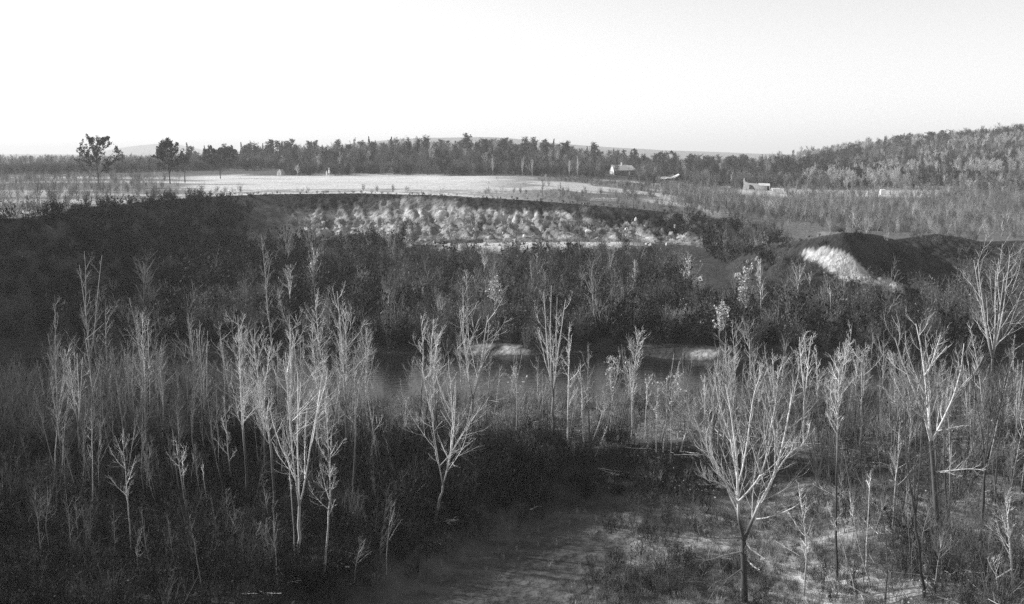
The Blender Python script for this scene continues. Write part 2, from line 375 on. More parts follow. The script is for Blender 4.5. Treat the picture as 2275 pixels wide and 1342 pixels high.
# ---------------------------------------------------------------- tree growing
def unit(v): return v / (np.linalg.norm(v, axis=-1, keepdims=True) + 1e-9)
def grow(rng, S, D, Ln, r0, r1, K, up, wig):
    """B branches from starts S along D, bending upwards"""
    B = len(S); P = np.zeros((B, K, 3)); P[:, 0] = S; d = unit(D); step = (Ln / (K - 1))[:, None]
    for k in range(1, K):
        d = unit(d + np.array([0, 0, up]) / (K - 1) + rng.normal(size=(B, 3)) * wig); P[:, k] = P[:, k - 1] + d * step
    t = np.linspace(0, 1, K)[None]
    return P, r0[:, None] * (1 - t) + r1[:, None] * t
def sprout(rng, P, Rr, n, t0, t1, ang, ratio, rr):
    """n children on each parent polyline"""
    B, K, _ = P.shape
    t = np.clip(t0 + (t1 - t0) * (np.arange(n)[None] + rng.random((B, n))) / n, 0, .999) * (K - 1)
    k = t.astype(int); f = (t - k)[..., None]; b = np.arange(B)[:, None]
    S = P[b, k] * (1 - f) + P[b, k + 1] * f; Tn = unit(P[b, k + 1] - P[b, k]); ra = Rr[b, k] * (1 - f[..., 0]) + Rr[b, k + 1] * f[..., 0]
    side = unit(np.cross(Tn, rng.normal(size=Tn.shape))); a = ang * (.45 + 1.1 * rng.random((B, n, 1)))
    D = Tn * np.cos(a) + side * np.sin(a)
    ln = np.linalg.norm(P[:, -1] - P[:, 0], axis=1)[:, None] * ratio * (1.15 - .6 * (t / (K - 1))) * (.6 + .7 * rng.random((B, n)))
    return S.reshape(-1, 3), D.reshape(-1, 3), ln.ravel(), (ra * rr).ravel()
def make_tree(seed, H, lean=(0, 0), spread=.35, r0=.12, f0=.35, fork=1, nlimb=12, d2=5, d3=4, tone=(.12, .45, .6), twig=.015, up=.75, ang=.68, leaf=0, wig=.035, split=False, leafsize=.11):
    """returns Geo objects: trunk, list of limb Geos, crown (twigs), leaves"""
    rng = np.random.default_rng(seed)
    r0 = max(r0 * .66, .045); bend = np.random.default_rng(seed + 9).normal(size=2) * .022 * H; nlimb = int(nlimb * (.95 + .6 * np.random.default_rng(seed + 3).random())); d2 = d2 + 1 if d2 > 4 else d2; d3 = d3 + 1 if d3 > 1 else d3; spread = spread * 1.75
    lx, ly = lean; trunk = Geo(); crown = Geo(); lv = Geo(); limbs = []
    lo, mid, hi = tone
    if fork <= 1:
        K = 12; t = np.linspace(0, 1, K)
        P = np.stack([lx * t + bend[0] * np.sin(np.pi * t), ly * t + bend[1] * np.sin(np.pi * t), H * t], -1); off = np.cumsum(rng.normal(size=(K, 2)) * H * .0035, 0); off -= off[0]; P[:, :2] += off * (1 - t[:, None] * .5)
        Rr = r0 * (1 - t * .93) ** .9; Rr[0] *= 1.25
        tn = lo + (mid - lo) * sm((t - f0 * .7) / .3)  # shade on the lower trunk is put into the bark tone
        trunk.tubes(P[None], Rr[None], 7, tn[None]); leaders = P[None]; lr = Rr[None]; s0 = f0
    else:
        K = 7; t = np.linspace(0, 1, K); hf = H * f0
        P = np.stack([lx * t * f0, ly * t * f0, hf * t], -1); P[1:-1, :2] += rng.normal(size=(K - 2, 2)) * .004 * H
        Rr = r0 * (1 - t * .3); Rr[0] *= 1.2
        tn = lo + (mid - lo) * .3 * t  # forked trunk: same painted-in shade below the fork
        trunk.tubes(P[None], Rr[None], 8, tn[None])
        S = np.repeat(P[-1:], fork, 0); az = np.arange(fork) * 2 * np.pi / fork + rng.random() * 6
        D = np.stack([np.cos(az) * spread * .7 + lx / H * .6, np.sin(az) * spread * .6, np.full(fork, 1.)], -1)
        leaders, lr = grow(rng, S, D, (H - hf) * (.85 + .2 * rng.random(fork)) * np.sqrt(1 + 0 * az), np.full(fork, Rr[-1] * .72), np.full(fork, .02), 9, .7, wig * .8)
        tt = np.tile(np.linspace(0, 1, 9), (fork, 1)); tnl = lo + (mid - lo) * sm(tt * 2.2 + .15)  # leaders brighten upward out of the painted trunk shade
        for q in range(fork):
            if split: g_ = Geo(); g_.tubes(leaders[q:q + 1], lr[q:q + 1], 6, tnl[q]); limbs.append(g_)
            else: crown.tubes(leaders[q:q + 1], lr[q:q + 1], 6, tnl[q])
        s0 = .08; nlimb = max(3, nlimb // fork)
    S, D, ln, rr = sprout(rng, leaders, lr, nlimb, s0, .95, ang, 1, .55)
    ht = np.clip((S[:, 2] / H - f0) / (1 - f0), 0, 1)
    ln = H * spread * (1.1 - .65 * ht) * (.3 + 1.0 * rng.random(len(S)) ** 1.3)
    P1, R1 = grow(rng, S, D, ln, np.clip(rr * .8, twig * 1.4, twig * 3.2), np.full(len(S), twig * .5), 9, up, wig * 2.0)
    crown.tubes(P1, R1 * 1.15, 4, np.full(P1.shape[:2], mid))
    S, D, ln, rr = sprout(rng, P1, R1, d2, .12, .95, .7, .42, .7)
    P2, R2 = grow(rng, S, D, ln, np.clip(rr, twig * .6, twig * 1.1), np.full(len(S), twig * .35), 6, up * .7, wig * 2.2)
    crown.tubes(P2, R2, 3, np.full(P2.shape[:2], hi))
    if d3:
        S, D, ln, rr = sprout(rng, P2, R2, d3, .1, .95, .6, .62, .8)
        P3, R3 = grow(rng, S, D, ln, np.clip(rr * .8, twig * .4, twig * .65), np.full(len(S), twig * .25), 4, up * .35, wig * 3)
        crown.tubes(P3, R3, 3, np.full(P3.shape[:2], hi * .75))
        src = P3
    else: src = P2
    if leaf:
        flat = src.reshape(-1, 3); c = flat[rng.integers(0, len(flat), leaf)] + rng.normal(size=(leaf, 3)) * .12
        lv.quads(c, leafsize * (.5 + rng.random(leaf)), rng)
    return trunk, limbs, crown, lv
def place_tree(name, loc, parts, label, group=None, cat='tree', bark='bark', leafm='leaf', rz=0.0):
    t, li, c, lv = parts
    e = empty(name, loc, label, cat, group, rz)
    obj('trunk', t.mesh('trunk', True), M[bark], e)
    for q in li: obj('limb', q.mesh('limb', True), M[bark], e)
    cr = obj('crown', c.mesh('crown'), M[bark], e)
    if lv.n: obj('leaves', lv.mesh('leaves'), M[leafm], cr)
    return e
def copy_tree(root, loc, rz, sc, label, group):
    r = root.copy(); COL.objects.link(r); r.location = loc; r.rotation_euler = (0, 0, rz); r.scale = sc
    r['label'] = label
    if group: r['group'] = group
    for ch in root.children:
        c = ch.copy(); COL.objects.link(c); c.parent = r
        for g2 in ch.children:
            d = g2.copy(); COL.objects.link(d); d.parent = c
    return r

# ---------------------------------------------------------------- uncountable growth: one object each, instances of small twig clumps
def scatter(name, pts, scale, variants, seed, tilt=.12, sz=None):
    rng = np.random.default_rng(seed); n = len(pts)
    src = bpy.data.collections.new(name + '_source')
    for i, me in enumerate(variants):
        src.objects.link(bpy.data.objects.new('clump', me))
    me = mesh_np(name, np.asarray(pts), [np.zeros((0, 3), int)]) if False else bpy.data.meshes.new(name)
    me.vertices.add(n); me.vertices.foreach_set('co', np.asarray(pts, dtype=np.float32).ravel())
    rot = np.stack([rng.normal(size=n) * tilt, rng.normal(size=n) * tilt, rng.random(n) * 6.283], 1).astype(np.float32)
    a = me.attributes.new('rot', 'FLOAT_VECTOR', 'POINT'); a.data.foreach_set('vector', rot.ravel())
    sc = np.asarray(scale, float) * np.ones(n); zz = sc if sz is None else sc * np.asarray(sz)
    a = me.attributes.new('size', 'FLOAT_VECTOR', 'POINT'); a.data.foreach_set('vector', np.stack([sc, sc, zz], 1).astype(np.float32).ravel())
    a = me.attributes.new('pick', 'INT', 'POINT'); a.data.foreach_set('value', rng.integers(0, len(variants), n).astype(np.int32))
    o = bpy.data.objects.new(name, me); COL.objects.link(o); tag(o, kind='stuff')
    g = bpy.data.node_groups.new(name, 'GeometryNodeTree')
    g.interface.new_socket('Geometry', in_out='INPUT', socket_type='NodeSocketGeometry'); g.interface.new_socket('Geometry', in_out='OUTPUT', socket_type='NodeSocketGeometry')
    N = g.nodes; gi = N.new('NodeGroupInput'); go = N.new('NodeGroupOutput'); ip = N.new('GeometryNodeInstanceOnPoints'); ci = N.new('GeometryNodeCollectionInfo')
    ci.inputs['Collection'].default_value = src; ci.inputs['Separate Children'].default_value = True; ci.inputs['Reset Children'].default_value = True
    ip.inputs['Pick Instance'].default_value = True
    def at(nm, ty):
        q = N.new('GeometryNodeInputNamedAttribute'); q.data_type = ty; q.inputs['Name'].default_value = nm; return q.outputs['Attribute']
    g.links.new(gi.outputs[0], ip.inputs['Points']); g.links.new(ci.outputs[0], ip.inputs['Instance']); g.links.new(at('pick', 'INT'), ip.inputs['Instance Index'])
    e2r = N.new('FunctionNodeEulerToRotation'); g.links.new(at('rot', 'FLOAT_VECTOR'), e2r.inputs[0]); g.links.new(e2r.outputs[0], ip.inputs['Rotation'])
    g.links.new(at('size', 'FLOAT_VECTOR'), ip.inputs['Scale']); g.links.new(ip.outputs[0], go.inputs[0])
    md = o.modifiers.new('scatter', 'NODES'); md.node_group = g
    return o
CLEAR = [(1340, 1412, 604, 110), (1450, 1520, 586, 110), (1580, 1620, 554, 120), (1640, 1725, 494, 90), (1706, 1745, 452, 70), (1304, 1368, 283, 14), (1948, 1976, 442, 50), (1650, 1725, 640, 40)]
def field_pts(rng, n, x0, x1, y0, y1, keep):
    """random places on the ground in a rectangle, kept where keep(x, y, z, info) (0..1) says so"""
    x = rng.uniform(x0, x1, n); y = rng.uniform(y0, y1, n)
    m = np.abs(x) < .54 * y + 8; x = x[m]; y = y[m]
    z, I = terrain(x, y, True); k = keep(x, y, z, I) * 1.0
    for a, c, d, f in CLEAR:
        u = x / y * FPX * 1.0 + 1137.5; k = np.where((u > a) & (u < c) & (y > d - f) & (y < d + 12), k * .03, k)
    m = rng.random(len(x)) < k
    return np.stack([x[m], y[m], z[m]], 1)
def bush_mesh(seed, stems=14, h=2.0, w=1.1, r=.02, leaf=0, ls=.12, m='brush_mid', d2=5, d3=3, K=5):
    rng = np.random.default_rng(seed); g = Geo()
    az = rng.random(stems) * 6.283; sp = rng.random(stems) ** .6
    S = np.stack([np.cos(az) * sp * w * .25, np.sin(az) * sp * w * .25, np.full(stems, -.1)], 1)
    D = np.stack([np.cos(az) * sp * w * .8 / h, np.sin(az) * sp * w * .8 / h, np.ones(stems)], 1)
    P, Rr = grow(rng, S, D, h * (.55 + .5 * rng.random(stems)), np.full(stems, r), np.full(stems, r * .4), K, .2, .1); g.tubes(P, Rr, 3)
    S, D, ln, rr = sprout(rng, P, Rr, d2, .2, .98, .6, .4, .8); P2, R2 = grow(rng, S, D, ln, rr, rr * .6, 4, .4, .12); g.tubes(P2, R2, 3)
    if d3:
        S, D, ln, rr = sprout(rng, P2, R2, d3, .2, .98, .6, .5, .9); P3, R3 = grow(rng, S, D, ln, rr, rr * .6, 3, .3, .15); g.tubes(P3, R3, 3)
    else: P3 = P2
    if leaf:
        fl = P3.reshape(-1, 3); c = fl[rng.integers(0, len(fl), leaf)] + rng.normal(size=(leaf, 3)) * ls * .8
        g.quads(c, ls * (.5 + rng.random(leaf)), rng)
    me = g.mesh('clump'); me.materials.append(M[m]); return me
def far_tree_mesh(seed, kind, m):
    """a whole tree for the far woods: trunk, limbs and many loose flecks"""
    rng = np.random.default_rng(seed); g = Geo()
    H = 10.0
    if kind == 'conifer':
        t = np.linspace(0, 1, 5); P = np.stack([0 * t, 0 * t, H * t], -1)[None]; g.tubes(P, (.16 * (1 - t * .9))[None], 4)
        n = 420; hh = rng.random(n) ** .8; rad = (1 - hh) * 1.7 * (.35 + .75 * rng.random(n)) + .1; a = rng.random(n) * 6.283
        hh = .1 + .9 * hh
        C = np.stack([np.cos(a) * rad, np.sin(a) * rad, H * hh - rad * .25], 1); g.quads(C, .34 * (1.1 - .6 * hh), rng)
    elif kind == 'pine':
        t = np.linspace(0, 1, 6); P = np.stack([.2 * np.sin(3 * t), 0 * t, H * .92 * t], -1)[None]; g.tubes(P, (.22 * (1 - t * .8))[None], 5)
        nb = 26; S = np.stack([np.zeros(nb), np.zeros(nb), H * np.linspace(.34, .9, nb)], 1); a = rng.random(nb) * 6.283
        D = np.stack([np.cos(a), np.sin(a), np.full(nb, .35)], 1); ln = 3.0 * (.5 + .6 * rng.random(nb)) * (1.1 - .5 * np.linspace(0, 1, nb))
        Pb, Rb = grow(rng, S, D, ln, np.full(nb, .07), np.full(nb, .03), 5, .6, .1); g.tubes(Pb, Rb, 3)
        q = Pb[:, 2:].reshape(-1, 3); n = 700; c = q[rng.integers(0, len(q), n)]
        g.quads(c + rng.normal(size=(n, 3)) * (.36, .36, .22), .17 + .12 * rng.random(n), rng)
    else:
        t = np.linspace(0, 1, 5); P = np.stack([.3 * np.sin(2 * t + seed), .2 * t, H * .8 * t], -1)[None]; R0 = (.15 * (1 - t * .8))[None]; g.tubes(P, R0, 4)
        S, D, ln, rr = sprout(rng, P, R0, 17, .22, .96, .75, .42, .6); P1, R1 = grow(rng, S, D, ln, rr, rr * .4, 5, .9, .06); g.tubes(P1, R1, 3)
        S, D, ln, rr = sprout(rng, P1, R1, 6, .2, .98, .6, .45, .8); rr = np.maximum(rr, .03); P2, R2 = grow(rng, S, D, ln, rr, rr * .7, 4, .6, .1); g.tubes(P2, R2, 3)
        if kind == 'round':
            q = P2.reshape(-1, 3); n = 380; c = q[rng.integers(0, len(q), n)]; g.quads(c + rng.normal(size=(n, 3)) * .3, .13 + .12 * rng.random(n), rng)
        else:
            S, D, ln, rr = sprout(rng, P2, R2, 3, .2, .98, .6, .6, .9); P3, R3 = grow(rng, S, D, ln, np.maximum(rr, .025), np.full(len(S), .02), 3, .5, .1); g.tubes(P3, R3, 3)
    me = g.mesh('clump'); me.materials.append(M[m]); return me
rng = np.random.default_rng(7)
BR = {}
BR['dark'] = [bush_mesh(i, 12, 2.2, 1.5, .03, 150, .11, 'brush_dark', 4, 2) for i in range(4)]
BR['mid'] = [bush_mesh(20 + i, 9 + 2 * i, 2.4 + .3 * i, 1.0 + .3 * (i % 3), .024, 70, .085, 'brush_mid', 5, 3) for i in range(5)]
BR['pale'] = [bush_mesh(40 + i, 7 + 2 * i, 2.5, .9 + .3 * i, .022, 50, .09, 'brush_pale', 5, 3) for i in range(3)]
BR['twig'] = [bush_mesh(60 + i, 9, 2.0, 1.2, .013, 0, .1, 'brush_mid', 4, 3, 6) for i in range(5)]
BR['twigpale'] = [bush_mesh(70 + i, 8, 2.0, 1.1, .013, 0, .1, 'brush_pale', 4, 3, 6) for i in range(4)]
BR['twigdark'] = [bush_mesh(80 + i, 10, 2.0, 1.3, .014, 60, .06, 'brush_dark', 4, 3, 6) for i in range(4)]
BR['sap'] = [bush_mesh(90 + i, 2, 5.0, .8, .035, 0, .1, 'wood_grey', 12, 3, 8) for i in range(5)]
BR['sappale'] = [bush_mesh(100 + i, 2, 5.0, .7, .03, 0, .1, 'wood_pale', 12, 3, 8) for i in range(4)]
BR['grass'] = [bush_mesh(110 + i, 26, .8, .8, .012, 0, .1, 'grass', 0 + 1, 0, 4) for i in range(3)]
BR['grassd'] = [bush_mesh(120 + i, 26, .8, .8, .012, 0, .1, 'grassd', 0 + 1, 0, 4) for i in range(3)]
FT = {}
FT['conifer'] = [far_tree_mesh(i, 'conifer', 'needle') for i in range(3)]
FT['pine'] = [far_tree_mesh(10 + i, 'pine', 'needle') for i in range(4)]
FT['grey'] = [far_tree_mesh(20 + i, 'bare', 'wood_grey') for i in range(4)]
FT['pale'] = [far_tree_mesh(30 + i, 'bare', 'wood_pale') for i in range(3)]
FT['round'] = [far_tree_mesh(40 + i, 'round', 'brush_mid') for i in range(3)]
FT['roundd'] = [far_tree_mesh(50 + i, 'round', 'brush_dark') for i in range(3)]

# terrace brush between the river and the bluff
def clump(x, y, s, f=.06): return fbm(x * f, y * f, 4, s)
onter = lambda I: (I['iS'] & ~I['iC'] & (I['dS'] > 1.0))
def k_ter(x, y, z, I):
    leftbank = x < -52
    bare = np.exp(-(((x + 2.5) / 5) ** 2 + ((y - 139) / 4) ** 2) ** 2) + np.exp(-(((x - 23.5) / 5) ** 2 + ((y - 136.5) / 4) ** 2) ** 2)
    face = I['iF'] & (x > -60) & (x < 43)
    benchk = 1 - sm((10 - I['dF']) / 3) * (x > -24) * (x < 40) * (~I['iF'])
    bowl = I['iF'] & (x > 56)
    sandk = np.where(bowl, .04, 1) * np.where(I['iF'] & (x > 44) & (x <= 56) & (y > 162), .25, 1); sandk = sandk * 1 - np.exp(-(((x - 52.3) / 4.3) ** 2 + ((z - 7.8) / 2.6) ** 2) ** 2) * (y < 185)
    gul = 1 - .8 * sm((x - 53) / 3) * (1 - sm((x - 76) / 4)) * sm((y - 150) / 6) * (y < 182) * (~I['iF'])
    return gul * onter(I) * (1 - np.clip(bare, 0, 1)) * np.where(face, .05 + .35 * sm((clump(x, y, 105, .11) - .58) / .05) , 1) * benchk * sandk
pts = field_pts(rng, 9000, -95, 130, 118, 262, lambda x, y, z, I: k_ter(x, y, z, I) * (.25 + .75 * sm((.56 - clump(x, y, 3, .05)) / .06)))
scatter('dark_brush', pts, rng.uniform(.6, 1.35, len(pts)), BR['dark'], 1)
pts = field_pts(rng, 9000, -60, 130, 125, 262, lambda x, y, z, I: k_ter(x, y, z, I) * sm((clump(x, y, 3, .05) - .50) / .05) * sm((x + 62 + .0 * y) / 20) * .9)
scatter('grey_brush', pts, rng.uniform(.6, 1.3, len(pts)), BR['mid'], 2)
pts = field_pts(rng, 6000, -45, 130, 128, 262, lambda x, y, z, I: k_ter(x, y, z, I) * sm((clump(x, y, 4, .07) - .50) / .06) * .5)
scatter('pale_brush', pts, rng.uniform(.5, 1.1, len(pts)), BR['pale'], 3)
pts = field_pts(rng, 2600, -60, 130, 128, 250, lambda x, y, z, I: k_ter(x, y, z, I) * (~I['iF']) * sm((clump(x, y, 44, .08) - .44) / .08) * (.15 + .6 * sm((x + 50) / 25)))
scatter('tall_grey_brush', pts, rng.uniform(.9, 2.0, len(pts)), BR['mid'] + BR['dark'][:3] + BR['sap'][:1], 31, sz=rng.uniform(.7, 1.3, len(pts)))
pts = field_pts(rng, 1500, -60, 130, 128, 250, lambda x, y, z, I: k_ter(x, y, z, I) * (~I['iF']) * sm((clump(x, y, 47, .06) - .46) / .06) * .5)
scatter('pale_terrace_stems', pts, rng.uniform(.6, 1.15, len(pts)), BR['sappale'] + BR['sap'], 43)
pts = field_pts(rng, 1800, -95, 130, 128, 250, lambda x, y, z, I: k_ter(x, y, z, I) * (~I['iF']) * .8)
scatter('tall_dark_brush', pts, rng.uniform(1.1, 2.2, len(pts)), BR['dark'], 32, sz=rng.uniform(.6, 1.4, len(pts)))
# scrub on the plateau: right corner, left corner, weeds along the crest and in the rough field
def k_right(x, y, z, I):
    return I['iC'] * (I['dC'] > 2) * sm((x - .12 * y + 8 * (clump(x, y, 8) - .5) * 2) / 12) * (1 - .8 * sm((y - 400) / 60) * (x < .40 * y)) * np.where((I['dC'] < 9) & (x > 50), .1, 1)
pts = field_pts(rng, 7500, 20, 270, 150, 560, lambda x, y, z, I: k_right(x, y, z, I) * .42)
scatter('grey_scrub', pts, rng.uniform(.55, 1.25, len(pts)), BR['sap'], 4)
pts = field_pts(rng, 6000, 20, 270, 150, 560, lambda x, y, z, I: k_right(x, y, z, I) * .30 * sm((clump(x, y, 9, .04) - .45) / .1))
scatter('pale_scrub', pts, rng.uniform(.5, 1.1, len(pts)), BR['sappale'], 5)
pts = field_pts(rng, 8000, 20, 270, 150, 560, lambda x, y, z, I: k_right(x, y, z, I) * .45)
scatter('scrub_bushes', pts, rng.uniform(.6, 1.2, len(pts)), BR['mid'], 6)
def k_left(x, y, z, I):
    return (I['iC'] * (I['dC'] > 0) * (1 - sm((x + .30 * y + 9 + 14 * (clump(x, y, 12) - .5)) / 10)) * (1 - .93 * sm((y - 330) / 40) * (1 - sm((y - 400) / 30))) * (.35 + .65 * sm((clump(x, y, 13, .05) - .42) / .1)))
pts = field_pts(rng, 5000, -240, -40, 130, 470, lambda x, y, z, I: k_left(x, y, z, I) * .55)
scatter('left_scrub', pts, rng.uniform(.5, 1.15, len(pts)), BR['sap'] + BR['mid'], 7)
pts = field_pts(rng, 2600, -240, -40, 130, 470, lambda x, y, z, I: k_left(x, y, z, I) * .35)
scatter('pale_left_scrub', pts, rng.uniform(.5, 1.0, len(pts)), BR['sappale'] + BR['pale'], 8)
pts = field_pts(rng, 16000, -150, 130, 225, 560, lambda x, y, z, I: I['iC'] * (.04 * (x > -60) * (I['dC'] > 3) * sm((clump(x, y, 104, .045) * 0 + .5 - fbm(x * .045, y * .022, 4, 104)) / .05 + .3) * sm((x + 40) / 40)
    + .42 * np.exp(-((I['dC'] - 16 - 6 * clump(x, y, 14)) / 6) ** 2) * (x < 20) * sm((clump(x, y, 15, .08) - .45) / .06) + .5 * sm((x - .02 * y) / 14) * sm((.52 - fbm(x * .045, y * .022, 4, 104)) / .04)))
scatter('field_weeds', pts, rng.uniform(.25, .8, len(pts)), BR['mid'] + BR['pale'] + BR['twig'], 9)
# a thin line of weeds along the very edge of the bluff
pts = field_pts(rng, 14000, -100, 60, 150, 285, lambda x, y, z, I: ((I['dC'] < 2.2) * np.where(I['iC'], .3, 1)))
scatter('crest_weeds', pts, rng.uniform(.15, .4, len(pts)), BR['dark'], 10)
# near bank, floodplain and the wood floor
nearb = lambda I: I['iN'] * (I['dN'] > .5)
pts = field_pts(rng, 3600, -50, 4, 46, 84, lambda x, y, z, I: nearb(I) * (1 - sm(I['flat'] / .3)) * (.25 + .75 * sm((clump(x, y, 63, .12) - .42) / .1)) * .5)
scatter('left_floor_twigs', pts, rng.uniform(.5, 1.3, len(pts)), BR['twigdark'] * 2 + BR['twig'], 63, sz=rng.uniform(.9, 1.6, len(pts)))
pts = field_pts(rng, 3200, -64, -16, 78, 108, lambda x, y, z, I: nearb(I) * sm((-20 - x) / 5) * .55)
scatter('left_thicket_twigs', pts, rng.uniform(.9, 1.9, len(pts)), BR['twig'] + BR['twigdark'][:1], 61, sz=rng.uniform(.9, 1.5, len(pts)))
pts = field_pts(rng, 3400, 18, 66, 50, 108, lambda x, y, z, I: nearb(I) * sm((x - 19) / 5) * (.3 + .7 * sm((clump(x, y, 62, .1) - .42) / .1)) * .45)
scatter('right_wood_twigs', pts, rng.uniform(.7, 1.6, len(pts)), BR['twig'] * 2 + BR['twigdark'] + BR['twigpale'][:1], 62, sz=rng.uniform(.8, 1.4, len(pts)))
pts = field_pts(rng, 5200, -60, 66, 48, 106, lambda x, y, z, I: nearb(I) * (1 - I['flat']) * (.35 + .65 * sm((clump(x, y, 16, .1) - .45) / .1)) * np.where((y < 83) & (x < 8), .12, .5) * (1 - .85 * sm((x - 8) / 4) * (1 - sm((x - 20) / 3)) * (y < 76)))
scatter('shore_twigs', field_pts(rng, 3400, -60, 66, 82, 110, lambda x, y, z, I: nearb(I) * (.3 + .7 * sm((clump(x, y, 45, .12) - .42) / .1)) * .5), 1.0, BR['twig'] + BR['twigpale'] + BR['twigdark'][:2], 33)
scatter('bank_twigs', pts, rng.uniform(.35, 1.0, len(pts)), BR['twig'], 11)
pts = field_pts(rng, 9000, -60, 66, 46, 84, lambda x, y, z, I: nearb(I) * (1 - I['flat']) * np.where(x > 9, .16, 1.0) * (1 - .9 * sm((x - 8) / 4) * (1 - sm((x - 20) / 3))))
scatter('dark_bank_brush', pts, rng.uniform(.35, 1.0, len(pts)), BR['twigdark'], 12)
pts = field_pts(rng, 3000, -60, 66, 76, 106, lambda x, y, z, I: nearb(I) * (1 - I['flat']) * sm((clump(x, y, 18, .1) - .47) / .08) * .40)
scatter('pale_bank_twigs', pts, rng.uniform(.3, .8, len(pts)), BR['twigpale'], 13)
pts = field_pts(rng, 9000, 1, 30, 44, 78, lambda x, y, z, I: nearb(I) * sm((x - 2.5 - .15 * (y - 60) - 5 * (clump(x, y, 19, .15) - .5)) / 3) * sm((clump(x, y, 20, .25) - .38) / .12) * .8)
scatter('grass_tufts', pts, rng.uniform(.3, .8, len(pts)), BR['grass'] * 2 + BR['grassd'] + BR['grassd'], 14)
pts = field_pts(rng, 2200, 0, 24, 46, 78, lambda x, y, z, I: nearb(I) * sm((x - 3 - .2 * (y - 60) - 5 * (clump(x, y, 19, .15) - .5)) / 2) * sm((clump(x, y, 21, .2) - .42) / .08) * (1 - .8 * np.exp(-((x - 16.5) / 3) ** 2)) * .8)
scatter('low_thicket', pts, rng.uniform(.4, .75, len(pts)), BR['twig'] + BR['twigdark'], 15)
pts = field_pts(rng, 6000, -12, 16, 54, 80, lambda x, y, z, I: nearb(I) * np.exp(-((I['flat'] - .25) / .22) ** 2) * .8)
scatter('flat_edge_tufts', pts, rng.uniform(.2, .7, len(pts)), BR['grassd'] + BR['twigdark'] + BR['twig'][:1], 51)
pts = field_pts(rng, 2200, -12, 14, 46, 78, lambda x, y, z, I: nearb(I) * I['flat'] * .8 * sm((clump(x, y, 52, .3) - .47) / .06))
scatter('mud_debris', pts, rng.uniform(.1, .35, len(pts)), BR['grassd'] + BR['twigpale'][:1], 52)
def sticks(seed, m):
    r_ = np.random.default_rng(seed); g = Geo(); n = 5; S = r_.normal(size=(n, 3)) * (.8, .8, 0) + (0, 0, .08); a = r_.random(n) * 6.28; D = np.stack([np.cos(a), np.sin(a), .08 + .25 * r_.random(n) ** 3], 1)
    P, Q = grow(r_, S, D, .6 + 1.8 * r_.random(n), np.full(n, .03), np.full(n, .012), 5, .0, .06); g.tubes(P, Q, 4); S, D, ln, rr = sprout(r_, P, Q, 2, .3, .9, .7, .4, .6); P, Q = grow(r_, S, D, ln, rr, rr * .5, 3, .1, .1); g.tubes(P, Q, 3)
    me = g.mesh('clump'); me.materials.append(M[m]); return me
pts = field_pts(rng, 2600, -50, 60, 46, 106, lambda x, y, z, I: nearb(I) * (1 - .9 * I['flat']) * np.where((y < 82) & (x < 8), .12, .4))
scatter('fallen_sticks', pts, rng.uniform(.5, 1.2, len(pts)), [sticks(1, 'wood_pale'), sticks(2, 'log'), sticks(3, 'wood_grey'), sticks(4, 'wood_pale')], 53, tilt=.05)
# litter of leaves and sticks on the near ground
def litter_mesh(seed, m):
    r_ = np.random.default_rng(seed); g = Geo(); c = r_.normal(size=(60, 3)) * (.7, .7, .0) + (0, 0, .05); g.quads(c, .03 + .05 * r_.random(60), r_)
    me = g.mesh('clump'); me.materials.append(M[m]); return me
pts = field_pts(rng, 4500, -45, 50, 46, 102, lambda x, y, z, I: nearb(I) * (1 - I['flat']) * np.where((y < 82) & (x < 8), .12, .5))
scatter('leaf_litter', pts, rng.uniform(.6, 1.4, len(pts)), [litter_mesh(1, 'grass'), litter_mesh(2, 'brush_pale'), litter_mesh(3, 'brush_mid')], 16)
# clods broken off the bluff
def clod(seed):
    r_ = np.random.default_rng(seed); g = Geo(); import itertools
    V = np.array([(a, b, c) for a in (-1, 1) for b in (-1, 1) for c in (-1, 1)], float) * (.5, .4, .45) + r_.normal(size=(8, 3)) * .13
    g.add(V, [[0, 1, 3, 2], [4, 6, 7, 5], [0, 4, 5, 1], [2, 3, 7, 6], [0, 2, 6, 4], [1, 5, 7, 3]]); me = g.mesh('clump'); me.materials.append(M['rubble']); return me
pts = field_pts(rng, 9000, -55, 60, 160, 266, lambda x, y, z, I: (I['iF'] & ~I['iC'] & (I['tf'] < .62)) * .10 * I['bluffy'] * np.where(x > 36, .2, 1) + (~I['iF'] & I['iS'] & (I['dF'] < 5) & (x > -30) & (x < 34)) * .15)
scatter('bluff_rubble', pts, rng.uniform(.25, 1.05, len(pts)) ** 1.6, [clod(i) for i in range(5)], 17, tilt=.8)
# far woods
def k_wood(x, y, z, I):
    u = x / y
    return I['iC'] * sm((y - 560 - 30 * (clump(x, y, 30, .02) - .5) + 50 * (u > .12) - 40 * (u < -.20)) / 8) * (u < .30)
pts = field_pts(rng, 9000, -420, 330, 500, 980, lambda x, y, z, I: k_wood(x, y, z, I) * .30)
scatter('far_wood', pts, rng.uniform(.45, 1.0, len(pts)) ** 1.0 * rng.choice([.9, 1.2, 1.55], len(pts)) * np.where(pts[:, 0] / pts[:, 1] < -.2, .5, 1) * np.where(pts[:, 0] / pts[:, 1] > .1, .8, 1), FT['grey'] * 2 + FT['pale'] * 2 + FT['roundd'] * 2 + FT['round'] * 2, 18, sz=rng.uniform(.65, 1.05, len(pts)))
pts = field_pts(rng, 9000, -260, 200, 560, 980, lambda x, y, z, I: k_wood(x, y, z, I) * .17 * sm((clump(x, y, 31, .02) - .5) / .05))
scatter('far_conifers', pts, rng.uniform(.7, 1.5, len(pts)), FT['conifer'] + FT['pine'] * 2, 19)
pts = field_pts(rng, 9000, -330, 240, 490, 700, lambda x, y, z, I: np.clip(k_wood(x, y + 14, z, I), 0, 1) * .75)
